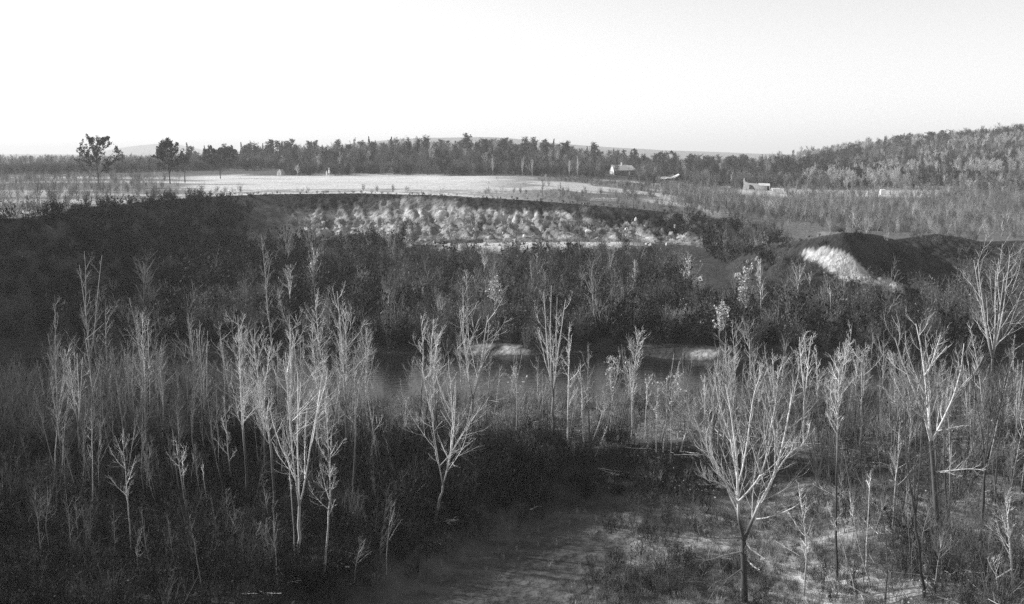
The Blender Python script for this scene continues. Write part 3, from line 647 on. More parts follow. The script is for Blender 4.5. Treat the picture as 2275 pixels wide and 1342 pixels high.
scatter('wood_underbrush', pts, rng.uniform(1.2, 2.6, len(pts)), BR['mid'] * 2 + BR['dark'] * 2 + BR['pale'][:1], 41)
pts = field_pts(rng, 9000, 120, 640, 480, 1000, lambda x, y, z, I: sm((x / y - .25) / .03) * sm((clump(x, y, 46, .018) - .53) / .04) * .9)
scatter('pale_hill_wood', pts, rng.uniform(.6, 1.1, len(pts)), FT['pale'] * 2 + [far_tree_mesh(71, 'round', 'brush_pale')], 42)
pts = field_pts(rng, 52000, 90, 640, 440, 1150, lambda x, y, z, I: sm((x / y - .235 - .03 * (clump(x, y, 34, .02) - .5) * 2) / .03) * (1 - .97 * (y < 490) * (x / y < .40)) * .55)
scatter('hill_wood', pts, rng.uniform(.35, .8, len(pts)) * rng.choice([.8, 1., 1.3], len(pts)), FT['grey'] * 2 + FT['pale'] + FT['round'] * 2 + FT['roundd'] * 2, 20, sz=rng.uniform(.55, .95, len(pts)))
pts = field_pts(rng, 9000, 120, 640, 500, 1150, lambda x, y, z, I: sm((x / y - .26) / .03) * sm((clump(x, y, 33, .02) - .52) / .03) * .9)
scatter('hill_pines', pts, rng.uniform(.5, 1.1, len(pts)), FT['pine'] + FT['roundd'], 21)
pts = field_pts(rng, 9000, -900, 900, 980, 2600, lambda x, y, z, I: .5 + 0 * x)
scatter('distant_wood', pts, rng.uniform(.8, 1.4, len(pts)), FT['grey'] + FT['roundd'], 22)

# ---------------------------------------------------------------- trees one can tell apart
ALLTREES = []
def px_tree(seed, bx, by, tx, ty, hw, tw, label, group='bare trees on the near bank', **k):
    """a tree whose foot is seen at (bx, by) and whose tip is seen at (tx, ty); hw half the crown's width, tw the trunk's width, in picture pixels"""
    b = ground(bx, by); top = at_y(tx, ty, b[1] + (((seed * 37) % 7) - 3) * .25)
    H = top[2] - b[2] + .15; s = b[1] / FPX
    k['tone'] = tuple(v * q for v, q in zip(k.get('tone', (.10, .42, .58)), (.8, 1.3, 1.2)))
    parts = make_tree(seed, H, lean=(top[0] - b[0], top[1] - b[1]), spread=k.pop('spread', hw * s / H), r0=tw * s / 2, **{q: v for q, v in k.items() if q not in ('bark', 'leafm')})
    ALLTREES.append((b, H))
    return place_tree('bare_tree' if k.get('bark') != 'birch' else 'birch_tree', (b[0], b[1], b[2] - .15), parts, label, group, 'tree', k.get('bark', 'bark'), k.get('leafm', 'leaf'))
PALE = (.10, .5, .62); MID = (.10, .30, .30); BIR = (.55, .62, .6); DRK = (.06, .09, .12)

# the big forked maple in front, its limbs set out one by one
def front_maple():
    base = ground(1655, 1338, 40); y0 = base[1]
    e = empty('maple_tree', tuple(base - (0, 0, .1)), 'big bare tree with a low forked dark trunk and wide pale upswept limbs', 'tree')
    s = y0 / FPX; rng = np.random.default_rng(5)
    def P(pts, dy):
        q = np.array([at_y(a, b, y0 + d) for (a, b), d in zip(pts, np.interp(np.linspace(0, 1, len(pts)), [0, 1], dy))]) - base
        n = 4 * len(pts); t = np.linspace(0, len(pts) - 1, n); i = np.minimum(t.astype(int), len(pts) - 2); f = t - i
        out = []
        ext = np.vstack([2 * q[0] - q[1], q, 2 * q[-1] - q[-2]])
        for ii, ff in zip(i, f):
            p0, p1, p2, p3 = ext[ii:ii + 4]
            out.append(.5 * ((2 * p1) + (-p0 + p2) * ff + (2 * p0 - 5 * p1 + 4 * p2 - p3) * ff ** 2 + (-p0 + 3 * p1 - 3 * p2 + p3) * ff ** 3))
        return np.array(out)
    t = P([(1655, 1345), (1653, 1270), (1652, 1190)], (0, 0)); g = Geo(); n = len(t)
    g.tubes(t[None], (np.linspace(8.0, 6.2, n) * s)[None], 10, np.full(n, .07)[None]); obj('trunk', g.mesh('trunk', True), M['bark'], e)  # trunk in shade, given as a dark bark tone
    limbs = [([(1652, 1195), (1642, 1150), (1640, 1112), (1638, 1050), (1634, 990), (1622, 900), (1612, 850)], (0, .5), 10, 3),
             ([(1654, 1195), (1668, 1160), (1690, 1110), (1716, 1060), (1735, 1000), (1752, 920), (1762, 860)], (0, 1.6), 10, 3),
             ([(1640, 1115), (1618, 1080), (1598, 1045), (1580, 1010), (1562, 975), (1552, 945), (1540, 915)], (.1, -1.8), 5.5, 2),
             ([(1639, 1112), (1665, 1085), (1690, 1050), (1705, 1000), (1712, 950), (1722, 900), (1728, 850)], (.1, -1.2), 5.5, 2),
             ([(1638, 1060), (1628, 1000), (1620, 960), (1600, 900), (1590, 850)], (.2, 2.0), 5, 2),
             ([(1722, 1048), (1722, 1000), (1720, 950), (1700, 900), (1690, 870)], (.8, -.8), 5, 2),
             ([(1725, 1045), (1745, 1015), (1765, 995), (1782, 985), (1795, 960), (1800, 935)], (.9, 2.6), 4.5, 1.8),
             ([(1638, 1080), (1650, 1035), (1660, 980), (1668, 920), (1676, 870), (1690, 830)], (.2, 2.6), 5, 2),
             ([(1592, 1035), (1575, 1005), (1570, 960), (1585, 920), (1580, 880)], (-1.0, -2.6), 3.5, 1.5),
             ([(1640, 1100), (1600, 1070), (1572, 1062), (1555, 1050)], (0, -1.5), 3.2, 1.2),
             ([(1672, 1150), (1700, 1147), (1730, 1138), (1760, 1125), (1775, 1115)], (.4, -1.6), 4.5, 1.5),
             ([(1655, 1195), (1668, 1215), (1685, 1228), (1700, 1238)], (0, -1.2), 4.5, 1.5),
             ([(1648, 1222), (1610, 1230), (1575, 1240), (1545, 1238)], (0, -1.6), 4.5, 1.8),
             ([(1648, 1190), (1600, 1192), (1560, 1186), (1520, 1170)], (0, -.8), 3.5, 1.2),
             ([(1648, 1260), (1610, 1285), (1570, 1288), (1548, 1262)], (0, -1.3), 3.2, 1.2),
             ([(1660, 1240), (1675, 1255), (1688, 1262)], (0, -1.0), 4, 1.5)]
    Ps = []
    for i, (pts, dy, w0, w1) in enumerate(limbs):
        q = P(pts, dy); n = len(q); g = Geo(); tt = np.linspace(0, 1, n)
        r = np.linspace(w0, w1, n) * s * (.44 if i < 2 else .46)
        tone = .07 + (.66 - .07) * sm((tt - .12) / .25) if i < 2 else (np.full(n, .62) if i < 12 or i == 15 else np.full(n, .16 + .2 * (i == 12)))  # main limbs start in the trunk's painted shade, then turn pale
        if i == 0: Z0 = q
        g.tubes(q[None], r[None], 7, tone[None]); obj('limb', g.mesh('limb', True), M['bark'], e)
        k = np.linspace(0, n - 1, 8).astype(int); Ps.append((q[k], r[k]))
    A = np.array([p for p, _ in Ps]); B = np.array([r for _, r in Ps]); g = Geo()
    up = A[:10]; ub = B[:10]
    S, D, ln, rr = sprout(rng, up, ub, 13, .15, .98, .6, .38, .5); P1, R1 = grow(rng, S, D, ln, np.clip(rr, .012, .024), np.full(len(S), .006), 8, .8, .10); g.tubes(P1, R1, 4, np.full(P1.shape[:2], .55))
    S, D, ln, rr = sprout(rng, P1, R1, 7, .15, .98, .6, .45, .7); P2, R2 = grow(rng, S, D, ln, np.clip(rr, .007, .013), np.full(len(S), .004), 6, .8, .09); g.tubes(P2, R2, 3, np.full(P2.shape[:2], .55))
    S, D, ln, rr = sprout(rng, P2, R2, 3, .15, .98, .6, .5, .7); P3, R3 = grow(rng, S, D, ln, np.maximum(rr, .007), np.full(len(S), .004), 4, .5, .1); g.tubes(P3, R3, 3, np.full(P3.shape[:2], .25))
    lo = A[10:]; lb = B[10:]
    S, D, ln, rr = sprout(rng, lo, lb, 8, .1, .98, .8, .5, .5); P1, R1 = grow(rng, S, D, ln, np.maximum(rr, .012), np.full(len(S), .006), 7, .1, .12); g.tubes(P1, R1, 3, np.full(P1.shape[:2], .25))
    S, D, ln, rr = sprout(rng, P1, R1, 4, .1, .98, .8, .5, .5); P2, R2 = grow(rng, S, D, ln, np.maximum(rr, .007), np.full(len(S), .004), 5, .0, .14); g.tubes(P2, R2, 3, np.full(P2.shape[:2], .25))
    obj('crown', g.mesh('crown'), M['bark'], e)
front_maple()

# right: the tall wide tree with one bright limb leaning right, also limb by limb
def right_ash():
    base = ground(2084, 1215); y0 = base[1]; s = y0 / FPX; rng = np.random.default_rng(15)
    e = empty('ash_tree', tuple(base - (0, 0, .1)), 'tall bare tree standing right of the maple, three long limbs rising from one fork', 'tree')
    def P(pts, dy):
        q = np.array([at_y(a, b, y0 + d) for (a, b), d in zip(pts, np.interp(np.linspace(0, 1, len(pts)), [0, 1], dy))]) - base
        k = np.linspace(0, 1, 14); u = np.linspace(0, 1, len(q)); return np.stack([np.interp(k, u, q[:, j]) for j in range(3)], 1)
    g = Geo(); t = P([(2084, 1225), (2080, 1130), (2074, 1040), (2068, 975)], (0, 0)); g.tubes(t[None], (np.linspace(6.5, 4.8, 14) * s)[None], 9, np.full(14, .10)[None]); obj('trunk', g.mesh('trunk', True), M['bark'], e)  # trunk toned dark as shaded, its limbs left pale
    limbs = [([(2068, 978), (2055, 925), (2030, 860), (2005, 800), (1988, 745)], (0, -1.5), 6, 2), ([(2068, 978), (2062, 900), (2055, 830), (2045, 760), (2035, 715)], (0, 1.0), 7, 2),
             ([(2070, 978), (2095, 930), (2118, 880), (2135, 820), (2142, 760)], (0, 1.5), 6.5, 2), ([(2065, 960), (2066, 890), (2060, 830), (2075, 790), (2090, 740)], (0, -1.5), 5, 2),
             ([(2118, 880), (2140, 850), (2165, 825), (2180, 800)], (1, 2.5), 3.5, 1.5), ([(2080, 955), (2105, 948), (2140, 942)], (0, -1), 3, 1.4),
             ([(2055, 830), (2075, 800), (2105, 765)], (.5, -1), 3.5, 1.5), ([(2074, 1045), (2110, 1042), (2150, 1038), (2190, 1040)], (0, -1.5), 3.0, 1.5), ([(2050, 920), (2025, 900), (2000, 890)], (-.5, -2), 2.6, 1.2)]
    A = []; B = []
    for i, (pts, dy, a, b) in enumerate(limbs):
        q = P(pts, dy); r = np.linspace(a, b, 14) * s * .48; g = Geo(); g.tubes(q[None], r[None], 6, np.full(14, .6)[None]); obj('limb', g.mesh('limb', True), M['bark'], e)
        k = np.linspace(0, 13, 8).astype(int); A.append(q[k]); B.append(r[k])
    A = np.array(A); B = np.array(B); g = Geo()
    S, D, ln, rr = sprout(rng, A, B, 11, .15, .98, .6, .38, .5); P1, R1 = grow(rng, S, D, ln, np.clip(rr, .018, .032), np.full(len(S), .008), 8, .7, .10); g.tubes(P1, R1, 4, np.full(P1.shape[:2], .55))
    S, D, ln, rr = sprout(rng, P1, R1, 6, .15, .98, .6, .5, .7); P2, R2 = grow(rng, S, D, ln, np.clip(rr, .010, .018), np.full(len(S), .006), 5, .7, .09); g.tubes(P2, R2, 3, np.full(P2.shape[:2], .5))
    S, D, ln, rr = sprout(rng, P2, R2, 3, .15, .98, .6, .5, .7); P3, R3 = grow(rng, S, D, ln, np.maximum(rr, .009), np.full(len(S), .005), 4, .5, .1); g.tubes(P3, R3, 3, np.full(P3.shape[:2], .22))
    obj('crown', g.mesh('crown'), M['bark'], e)
right_ash()

G1 = 'bare trees on the near bank'; G2 = 'birches on the near bank'; G3 = 'bare trees across the river'; G4 = 'slim trees of the left thicket'; G5 = 'dark trees of the right wood'
T = px_tree
# left thicket
T(101, 205, 1010, 197, 550, 42, 7, 'tallest slim tree of the left thicket, forked like a tuning fork', G4, tone=MID, f0=.45, fork=3, nlimb=15, d3=2, twig=.013)
T(102, 140, 1055, 122, 655, 40, 6, 'slim tree with a kinked pale stem nearest the left end of the thicket', G4, tone=MID, f0=.35, nlimb=13, d3=2)
T(103, 262, 1000, 238, 665, 34, 6, 'slim straight sapling just right of the tallest thicket tree', G4, tone=MID, f0=.4, nlimb=13, d3=2)
T(104, 322, 1010, 282, 660, 42, 7, 'slim tree with feathery top in the middle of the left thicket', G4, tone=MID, f0=.45, nlimb=16, d3=2)
T(105, 330, 1020, 318, 690, 34, 7, 'pale straight stem close beside the feathery topped thicket tree', G4, tone=PALE, f0=.45, nlimb=13, d3=2)
T(106, 178, 1040, 165, 770, 45, 6, 'fan shaped bare tree low in the left thicket', G4, tone=PALE, f0=.35, fork=4, nlimb=18, d3=2)
T(107, 470, 985, 402, 688, 38, 7, 'thin tree leaning left over the grey water beside the left thicket', G4, tone=MID, f0=.5, fork=2, nlimb=12, d3=2)
T(108, 455, 985, 447, 735, 30, 5, 'short thin tree behind the stem that leans left', G4, tone=MID, f0=.5, nlimb=11, d3=2)
T(109, 362, 1000, 358, 755, 30, 5, 'short stem with a broom of twigs at the thicket edge by the water', G4, tone=MID, f0=.5, nlimb=11, d3=2)
T(110, 206, 1185, 204, 900, 16, 6, 'single pale stem with hardly any twigs in the dark lower left', G4, tone=(.4, .5, .45), f0=.55, nlimb=7, d3=1, bark='birch')
T(111, 294, 1245, 275, 962, 42, 6, 'crooked little birch with open arms in the dark lower left', G2, tone=(.3, .5, .5), f0=.4, nlimb=9, d3=2, bark='birch')
T(112, 418, 1150, 392, 968, 22, 6, 'curved pale stem, left one of the pair in the lower left', G2, tone=(.25, .5, .5), f0=.5, nlimb=7, d3=2, bark='birch')
T(113, 421, 1148, 408, 985, 18, 5, 'thin forked stem, right one of the pair in the lower left', G2, tone=(.25, .5, .5), f0=.55, nlimb=7, d3=2, bark='birch')
T(114, 466, 1140, 450, 1020, 10, 4, 'very thin leaning stem right of the curved pair', G2, tone=(.3, .45, .4), f0=.6, nlimb=4, d3=1, bark='birch')
# centre left clump
T(120, 552, 1120, 530, 700, 60, 11, 'dark trunked tree at the left edge of the central clump, full of pale twigs', G1, tone=PALE, f0=.40, nlimb=22, d2=6, d3=4)
T(121, 615, 1150, 555, 735, 55, 12, 'dark stem leaning left through the middle of the central clump', G1, tone=PALE, f0=.38, nlimb=20, d2=6, d3=3)
T(122, 622, 985, 582, 520, 32, 8, 'very tall slender tree behind the central clump, its tip high against the dark bank', G1, tone=MID, f0=.5, nlimb=18, d3=3)
T(123, 640, 1120, 640, 700, 55, 9, 'straight tree with arching side limbs behind the tall double stem', G1, tone=PALE, f0=.42, nlimb=20, d2=6, d3=3)
T(124, 664, 1262, 668, 790, 95, 13, 'tall white double stemmed tree, brightest of the central clump', G1, tone=(.45, .62, .66), f0=.30, fork=3, nlimb=21, d2=6, d3=4, split=True)
T(125, 654, 1265, 640, 985, 12, 6, 'thin bare stem tight against the left side of the bright double stemmed tree', G1, tone=(.35, .5, .5), f0=.6, nlimb=4, d3=1)
T(126, 717, 1282, 738, 965, 55, 9, 'small white birch with sideways branches, lowest in front of the central clump', G2, tone=(.5, .6, .6), f0=.42, nlimb=11, d2=5, d3=3, bark='birch')
T(127, 742, 1180, 722, 820, 34, 6, 'slim pale stem between the double stemmed tree and the small white birch', G1, tone=(.3, .5, .55), f0=.4, nlimb=12, d3=3)
T(128, 770, 1010, 770, 650, 50, 10, 'tall upright tree right of the central clump with a forked blurred top', G1, tone=PALE, f0=.30, fork=2, nlimb=18, d3=4)
T(129, 832, 990, 815, 725, 40, 10, 'tree with a dark foot standing just left of the short white stump shoots', G1, tone=PALE, f0=.42, nlimb=16, d3=4)
T(130, 758, 975, 700, 640, 36, 7, 'leaning thin tree between the clump and the blurred topped tree', G1, tone=PALE, f0=.45, nlimb=14, d3=3)
T(131, 728, 985, 688, 700, 28, 6, 'thin slanting tree behind the centre clump, half hidden by twigs', G1, tone=PALE, f0=.45, nlimb=12, d3=3)
T(132, 840, 985, 846, 915, 12, 5, 'short white forked shoots beside the dark footed tree', G2, tone=(.6, .65, .6), f0=.2, fork=2, nlimb=3, d3=0, bark='birch')
T(133, 520, 1090, 498, 880, 26, 6, 'short slanting tree left of the central clump', G1, tone=PALE, f0=.3, nlimb=10, d3=3)
T(134, 590, 1075, 600, 770, 45, 7, 'twiggy tree filling the gap inside the central clump', G1, tone=PALE, f0=.35, nlimb=18, d2=6, d3=3)
T(135, 700, 1060, 712, 850, 40, 6, 'low twiggy tree behind the bright double stems', G1, tone=PALE, f0=.35, nlimb=14, d2=5, d3=3)
T(136, 905, 1020, 903, 880, 18, 4, 'thin sapling alone between the stump shoots and the V shaped tree', G1, tone=PALE, f0=.45, nlimb=8, d3=2)
# centre
T(140, 928, 965, 935, 695, 32, 7, 'left stem of the V shaped pair beside the river', G1, tone=PALE, f0=.45, nlimb=12, d3=3)
T(141, 944, 965, 962, 700, 30, 6, 'right stem of the V shaped pair beside the river', G1, tone=PALE, f0=.45, nlimb=12, d3=3)
T(142, 980, 985, 972, 740, 40, 8, 'pale twiggy tree between the V shaped pair and the wide crowned tree', G1, tone=PALE, f0=.4, nlimb=16, d2=6, d3=4)
T(143, 1052, 990, 1048, 695, 85, 12, 'wide crowned tree with open curved limbs in front of the sandy far shore', G1, tone=PALE, f0=.36, fork=3, nlimb=15, d3=3, split=True)
T(144, 965, 1165, 1035, 845, 85, 10, 'bare tree leaning strongly right over the dark hollow', G1, tone=(.18, .55, .6), f0=.28, fork=3, nlimb=15, d2=5, d3=3, split=True)
T(145, 1147, 990, 1146, 815, 20, 7, 'short pale tree with a leafy tuft on top in the middle of the bank', G1, tone=(.3, .5, .55), f0=.6, nlimb=8, d3=2, leaf=60, leafsize=.10)
T(146, 1229, 985, 1230, 632, 58, 11, 'tallest tree in the middle, steep limbs crowded like a candelabrum', G1, tone=PALE, f0=.30, fork=4, nlimb=20, d2=5, d3=3, split=True)
T(147, 1262, 1010, 1266, 715, 34, 9, 'white stemmed tree just right of the candelabrum tree', G2, tone=(.55, .6, .6), f0=.35, nlimb=16, d3=3, bark='birch')
T(148, 1296, 1005, 1289, 800, 26, 8, 'curved white birch left of the two crossing birches', G2, tone=BIR, f0=.45, nlimb=10, d3=3, bark='birch')
T(149, 1303, 1008, 1348, 865, 20, 7, 'white birch leaning right at the foot of the bank', G2, tone=BIR, f0=.5, nlimb=8, d3=2, bark='birch')
T(150, 1312, 1005, 1308, 760, 30, 6, 'grey tree behind the curved white birch', G1, tone=MID, f0=.45, nlimb=12, d3=3)
T(151, 1412, 985, 1420, 735, 40, 8, 'tall birch with a feathery crown left of the birch row', G2, tone=(.5, .58, .6), f0=.4, nlimb=18, d2=6, d3=3, bark='birch')
for i, (bx, by, tx, ty, lb) in enumerate([(1355, 985, 1352, 790, 'leafy pale sapling beside the feathery birch'), (1434, 975, 1440, 830, 'thin white birch right behind the feathery birch'),
        (1402, 1000, 1398, 800, 'white stem tight to the left of the feathery birch'), (1458, 1005, 1462, 850, 'thin birch at the left end of the birch row'),
        (1473, 1010, 1480, 835, 'wavy white birch second in the birch row'), (1490, 1008, 1492, 850, 'birch with a bent top third in the birch row'), (1503, 1000, 1508, 825, 'leafy birch at the right end of the birch row')]):
    T(160 + i, bx, by, tx, ty, 20, 5, lb, G2, tone=BIR, f0=.5, nlimb=10, d3=2, bark='birch', leaf=(160 if 'leafy' in lb else 20), leafsize=.09)
T(170, 1511, 1010, 1548, 868, 24, 6, 'white birch that bends right at mid height, left of the maple', G2, tone=BIR, f0=.5, fork=2, nlimb=8, d3=2, bark='birch')
T(171, 1320, 1018, 1352, 940, 8, 5, 'low slanting white pole at the edge of the dark hollow', G2, tone=BIR, f0=.6, nlimb=3, d3=0, bark='birch')
# behind and right of the maple
T(180, 1786, 985, 1791, 735, 36, 9, 'white twin stemmed tree rising behind the maple, right side', G1, tone=(.5, .6, .6), f0=.42, fork=2, nlimb=14, d3=3)
T(181, 1700, 990, 1742, 790, 34, 9, 'tree with a crooked white side branch behind the maple', G1, tone=(.3, .55, .6), f0=.4, nlimb=12, d3=3)
T(182, 1717, 985, 1717, 790, 28, 7, 'slim tree close behind the crown of the maple', G1, tone=PALE, f0=.4, nlimb=12, d3=3)
T(183, 1690, 985, 1688, 800, 30, 6, 'feathery topped small tree behind the maple crown', G1, tone=PALE, f0=.45, nlimb=14, d3=3)
T(184, 1630, 985, 1628, 795, 30, 6, 'spiky topped small tree directly behind the maple', G1, tone=PALE, f0=.45, nlimb=14, d3=3)
T(185, 1572, 990, 1566, 830, 26, 6, 'low pale tree behind the left limbs of the maple', G1, tone=PALE, f0=.4, nlimb=12, d3=3)
T(186, 1594, 990, 1600, 810, 24, 6, 'narrow tree behind the left limbs of the maple', G1, tone=PALE, f0=.4, nlimb=12, d3=3)
T(187, 1860, 1290, 1861, 760, 52, 9, 'tall thin dark trunk with a white spire of twigs, right of the maple', G1, tone=(.07, .5, .6), f0=.62, nlimb=18, d2=5, d3=3)
T(188, 1836, 985, 1885, 755, 30, 6, 'slanting thin tree right behind the dark trunk spire', G1, tone=PALE, f0=.5, nlimb=12, d3=3)
T(189, 1818, 1000, 1815, 770, 26, 6, 'thin tree just left of the dark trunk spire', G1, tone=PALE, f0=.5, nlimb=10, d3=3)
T(190, 1915, 985, 1925, 760, 30, 6, 'bushy topped tree at the right end of the bank row', G1, tone=PALE, f0=.5, nlimb=15, d3=3)
T(191, 1893, 985, 1905, 768, 24, 5, 'thin pole with a short top beside the bushy topped tree', G1, tone=PALE, f0=.55, nlimb=10, d3=3)
T(192, 1835, 985, 1830, 850, 16, 6, 'short pale pole below the bank row on the right', G1, tone=PALE, f0=.6, nlimb=6, d3=2)
T(193, 1785, 1322, 1772, 1092, 40, 7, 'small white birch standing on the bright leaf litter right of the maple', G2, tone=(.5, .6, .6), f0=.35, nlimb=11, d3=3, bark='birch')
T(194, 1925, 1272, 1934, 1045, 14, 7, 'bent white birch pole in the right wood', G2, tone=BIR, f0=.8, nlimb=4, d3=1, bark='birch')
T(195, 1905, 1335, 1838, 1120, 22, 7, 'birch leaning far to the left across the dark trunk', G2, tone=(.5, .6, .55), f0=.65, nlimb=6, d3=2, bark='birch')
T(196, 1935, 1310, 1888, 1085, 16, 6, 'thinner leaning birch parallel to its neighbour in the right wood', G2, tone=(.45, .55, .5), f0=.7, nlimb=5, d3=1, bark='birch')
T(197, 2250, 1325, 2232, 1095, 42, 10, 'white birch with bent arms at the far right corner', G2, tone=(.5, .6, .6), f0=.35, nlimb=10, d3=3, bark='birch')
T(198, 2218, 1335, 2205, 1235, 26, 6, 'small twisted birch sapling beside the corner birch', G2, tone=(.5, .55, .5), f0=.4, nlimb=8, d3=2, bark='birch')
T(199, 2055, 1330, 2005, 880, 75, 12, 'dark trunked tree with drooping dark limbs in front of the tall ash', G5, tone=DRK, f0=.42, fork=3, nlimb=20, d2=6, d3=4)
T(200, 2178, 1205, 2205, 790, 75, 12, 'dark curved tree right of the tall ash', G5, tone=DRK, f0=.40, fork=3, nlimb=18, d2=6, d3=4)
T(201, 2110, 1190, 2100, 900, 30, 9, 'second dark trunk close behind the tall ash', G5, tone=DRK, f0=.5, nlimb=10, d3=3)
T(202, 2212, 1150, 2245, 830, 50, 8, 'dark tree leaning right at the far right edge', G5, tone=DRK, f0=.45, nlimb=14, d2=5, d3=3)
T(203, 2205, 950, 2205, 575, 90, 12, 'broad pale crowned tree high at the right edge, like an upturned broom', G1, tone=(.10, .4, .45), f0=.42, fork=5, nlimb=20, d2=5, d3=3, twig=.018)
T(204, 1990, 1000, 1985, 790, 30, 6, 'pale tree behind the left limb of the ash', G1, tone=PALE, f0=.45, nlimb=12, d3=3)
T(205, 1965, 1335, 1958, 1120, 22, 5, 'thin dark sapling in the right wood among the birch poles', G5, tone=(.1, .15, .2), f0=.4, nlimb=10, d3=2)
# across the river
for i, (bx, by, tx, ty, hw, tw, lb, lf) in enumerate([
        (1531, 672, 1530, 568, 24, 5, 'small bright tree on the terrace below the bluff, left of the leafy one', 60), (1690, 735, 1691, 575, 28, 6, 'tall bright bare tree with upswept limbs beside the leafy pale tree', 0),
        (1664, 740, 1655, 590, 22, 5, 'pale leafy tree hung with bright leaves on the far bank', 700), (1843, 728, 1843, 635, 8, 5, 'lone white pole in the dark below the sand scar', 0),
        (1095, 715, 1096, 632, 26, 4, 'small round leafy tree glowing above the river', 380), (1037, 675, 1037, 598, 12, 4, 'thin pale stem on the terrace left of centre', 20),
        (1074, 625, 1070, 548, 20, 3, 'thin tree near the foot of the bluff with a pale top', 30), (1726, 705, 1740, 655, 12, 5, 'short slanting white stem right of the tall bright bare tree', 0),
        (1770, 672, 1782, 600, 24, 5, 'low spreading tree left of the sand scar', 0), (1384, 600, 1386, 500, 22, 5, 'dark slim tree standing before the right end of the bluff', 0),
        (1193, 612, 1193, 560, 6, 3, 'thin pale pole on the terrace under the bright bench', 0), (1800, 680, 1798, 612, 16, 4, 'faint grey sapling just left of the lone white pole', 0),
        (1415, 650, 1412, 575, 10, 3, 'thin pale stem in the brush right of the dark slim tree', 10), (700, 660, 698, 560, 26, 4, 'pale blurred tree on the slope left of the bluff', 30),
        (645, 700, 648, 590, 22, 4, 'slim grey tree on the dark slope left of the bluff', 0), (1600, 770, 1598, 690, 30, 4, 'rounded leafy thicket tree just above the right hand sand bar', 420)]):
    dark = 'dark' in lb and 'slim tree standing' in lb
    T(220 + i, bx, by, tx, ty, hw, tw, lb, G3, tone=(.08, .12, .15) if dark else (.45, .5, .45), f0=.7 if 'pole' in lb else .35, nlimb=5 if 'pole' in lb else 14, d2=5, d3=2, twig=.03, leaf=lf, leafsize=.16, y0=0) if False else \
    px_tree(220 + i, bx, by, tx, ty, hw, tw, lb, G3, tone=(.08, .12, .15) if dark else (.45, .5, .45), f0=.7 if 'pole' in lb else .35, nlimb=5 if 'pole' in lb else 14, d2=5, d3=2, twig=.028, leaf=lf, leafsize=.15)

# slim saplings: eight kinds, copied and set out one by one
def proto_sap(seed, **k):
    H = 8.0; e = place_tree('sapling', (0, 0, -50), make_tree(seed, H, **k), 'thin bare sapling', 'thin saplings of the near bank', 'sapling'); return e
SAP = [proto_sap(300 + i, lean=((i % 3 - 1) * .5, 0), spread=.10 + .03 * (i % 3), r0=.06, f0=.35 + .05 * (i % 4), nlimb=12, d2=4, d3=2, tone=[(.2, .3, .22), (.4, .42, .3), (.08, .16, .16), (.22, .3, .28)][i % 4], twig=.010) for i in range(8)]
rs = np.random.default_rng(99); used = set(); spots = []
def sap_zone(n, px0, px1, py0, py1, h0, h1, where, group):
    k = 0; tries = 0
    while k < n and tries < n * 8:
        tries += 1
        px = rs.uniform(px0, px1); py = py0 + (py1 - py0) * rs.random() ** 1.3
        b = ground(px, py)
        if b[2] < .25: continue
        if 1010 < px < 1540 and py > 1010: continue
        spots.append((b, rs.uniform(h0, h1), where, group)); k += 1
sap_zone(80, 70, 500, 948, 1130, 3.0, 9.5, 'in the left thicket', 'thin saplings of the left thicket')
sap_zone(34, 90, 860, 1110, 1330, 1.5, 5.0, 'in the lower left', 'thin saplings in the lower left')
sap_zone(44, 500, 900, 945, 1080, 3.0, 6.5, 'under the central clump', 'thin saplings under the central clump')
sap_zone(44, 900, 1560, 942, 1005, 2.0, 5.2, 'before the river gap', 'thin saplings in the middle of the bank')
sap_zone(40, 1560, 2260, 945, 1060, 3.0, 7.0, 'behind the maple', 'thin saplings behind the maple')
sap_zone(42, 1840, 2265, 1060, 1330, 2.0, 5.0, 'in the right wood', 'thin saplings of the right wood')
ORD = ['first', 'second', 'third', 'fourth', 'fifth', 'sixth', 'seventh', 'eighth', 'ninth', 'tenth', 'eleventh', 'twelfth', 'thirteenth', 'fourteenth', 'fifteenth', 'sixteenth', 'seventeenth', 'eighteenth']
SHADE = ['pale stemmed', 'whitish', 'dark stemmed', 'grey']
for i, (b, h, where, group) in enumerate(spots):
    v = i % 8; ln = ['leaning left', 'upright', 'leaning right'][v % 3]; size = 'short' if h < 3.5 else ('mid height' if h < 6 else 'tall')
    key = (size, SHADE[v % 4], ln, where); rank = sum(1 for j, (b2, h2, w2, g2) in enumerate(spots) if w2 == where and ('short' if h2 < 3.5 else ('mid height' if h2 < 6 else 'tall')) == size and j % 8 % 4 == v % 4 and j % 8 % 3 == v % 3 and b2[0] / b2[1] < b[0] / b[1])
    lab = f'{size} {SHADE[v % 4]} sapling {ln}, {ORD[rank]} such from the left {where}'
    sc = h / 8; 
    if i < 8: r = SAP[i]; r.location = b - (0, 0, .1); r.scale = (max(sc, .6),) * 2 + (sc,); r['label'] = lab; r['group'] = group
    else: copy_tree(SAP[v], tuple(b - (0, 0, .1)), rs.uniform(-.5, .5), (max(sc, .6),) * 2 + (sc,), lab, group).rotation_euler = (rs.normal() * .08, ((v % 3) - 1) * .06 + rs.normal() * .045, rs.uniform(-.5, .5))

